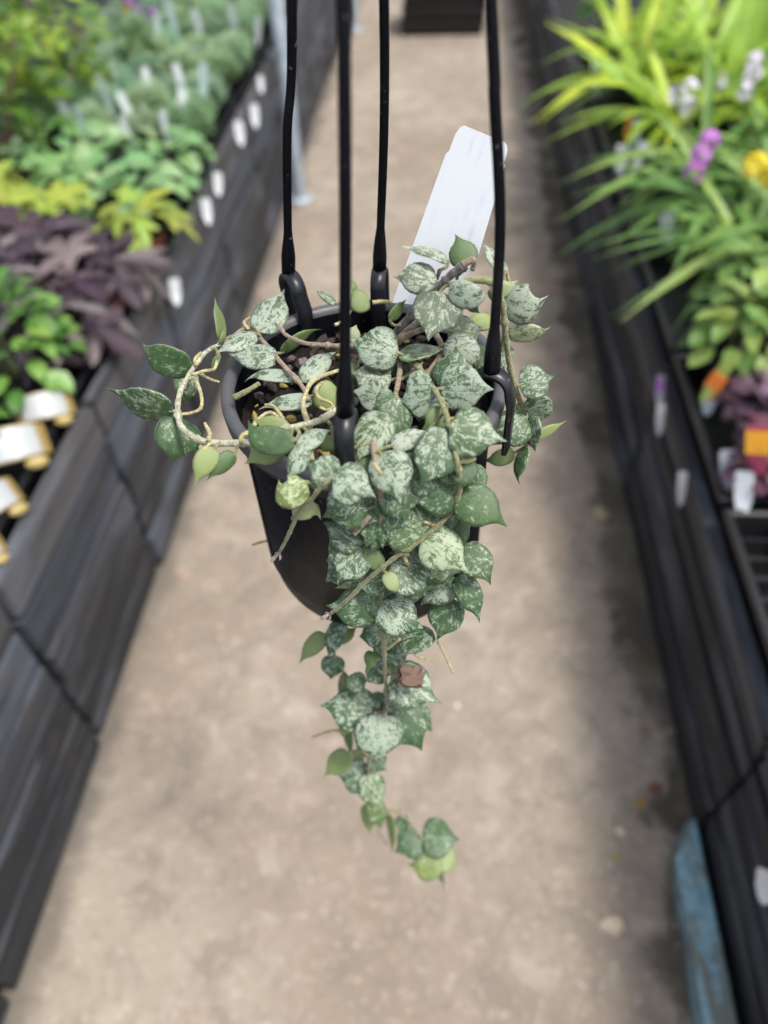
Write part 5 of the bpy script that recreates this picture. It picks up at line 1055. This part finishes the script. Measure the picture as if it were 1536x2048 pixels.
# short leaf stalks that join each leaf to the nearest stem
SPTS = [Vector(p) for nm, kind, r, pts in STEMS if nm == 'stem' for p in spline(pts, 6)]
for i, row in enumerate(LEAVES):
    b_ = Vector(row[0]); near = min(SPTS, key=lambda p: (p-b_).length_squared); d = (near-b_).length
    if .0018 < d < .016:
        tip_ = Vector(row[1])-b_; mid_ = (near+b_)/2 - tip_.normalized()*d*.25
        path = [p-PC for p in spline([near, mid_, b_, b_+tip_.normalized()*.0018], 3)]
        v, f = tube(path, [.00075]*len(path), 6); o = link('leaf_stalk', mesh('leaf_stalk', v, f, [M['stem']], True), vine); o.color = (.22, .22, .09, 1)
# growing tips: two or three tiny folded pale leaves at the end of the young shoots
def bud(p, d, s):
    d = d.normalized(); sd_ = d.orthogonal().normalized(); up_ = d.cross(sd_)
    for k, (a, ln) in enumerate(((.0, 1.), (2.1, .8), (4.2, .75))):
        side = sd_*math.cos(a)+up_*math.sin(a); q0 = p; q1 = p+(d*.6+side*.28)*s*ln; q2 = p+(d*1.0+side*.30)*s*ln; w_ = d.cross(side)*s*.13
        vs_ = [q0-w_*.5, q0+w_*.5, q1+w_, q1-w_, q2, q1+side*s*.05]; fs = [(0, 1, 2, 5), (0, 5, 3), (5, 2, 4), (3, 5, 4)]
        o = link('bud_leaf', mesh('bud_leaf', vs_, fs, [M['stem']], True), vine); o.color = (.40, .33, .26, 1)
for i, (nm, kind, r, pts) in enumerate(STEMS):
    if nm == 'stem' and i in BUDS: a, b_ = Vector(pts[-2]), Vector(pts[-1]); bud(b_-PC, b_-a, .0085)

# the label card stuck in the soil
def label_card():
    P = [Vector(p) for p in LABEL_PTS]; bl, tl, tr, br = P
    base = (bl+br)/2
    t = thing('plant_label', 'large blank white plant label card standing in the hanging pot behind the leaves', 'plant label', base)
    def at(u, v): return (bl*(1-u)+br*u)*(1-v)+(tl*(1-u)+tr*u)*v - base
    out = [(.0, .0), (.0, .30), (.0, .55), (.0, .845), (.035, .862), (.042, .95), (.075, .985), (.13, 1.), (.5, 1.), (.87, 1.), (.93, .985), (.965, .95), (.972, .862), (1.0, .845), (1.0, .55), (1.0, .30), (1.0, .0), (.62, -.10), (.5, -.16), (.38, -.10)]
    nrm_ = (at(1, 0)-at(0, 0)).cross(at(0, 1)-at(0, 0)).normalized(); vs_, uv = [], []
    for d in (-1, 1):
        for u, v in out:
            b_ = 0; vs_.append(at(u, v)+nrm_*(b_+d*.0004)); uv.append((u, v))
    n = len(out); fs = [tuple(range(n)), tuple(range(n, 2*n))[::-1]] + [(i, n+i, n+(i+1) % n, (i+1) % n) for i in range(n)]
    me = mesh('card', vs_, fs, [M['label']]); bm = bmesh.new(); bm.from_mesh(me); bmesh.ops.recalc_face_normals(bm, faces=bm.faces); bm.to_mesh(me); bm.free()
    l = me.uv_layers.new(name='UVMap')
    for lp in me.loops: l.data[lp.index].uv = uv[lp.vertex_index]
    link('card', me, t)
label_card()
# bark chip caught on a leaf of the hanging strand
bm = bmesh.new(); bm_box(bm, -.0066, .0066, -.0048, .0048, -.0030, .0036, .0)
bmesh.ops.subdivide_edges(bm, edges=bm.edges[:], cuts=3, use_grid_fill=True)
for v_ in bm.verts: v_.co += Vector((random.uniform(-1, 1), random.uniform(-1, 1), random.uniform(-1, 1)))*.0014
o = link('bark_chip', from_bm('bark_chip', bm, [M['bark']]), None, CHIP); o.rotation_euler = (.5, .45, .2)
tag(o, 'rough brown bark chip caught on a leaf of the hanging strand', 'bark chip')
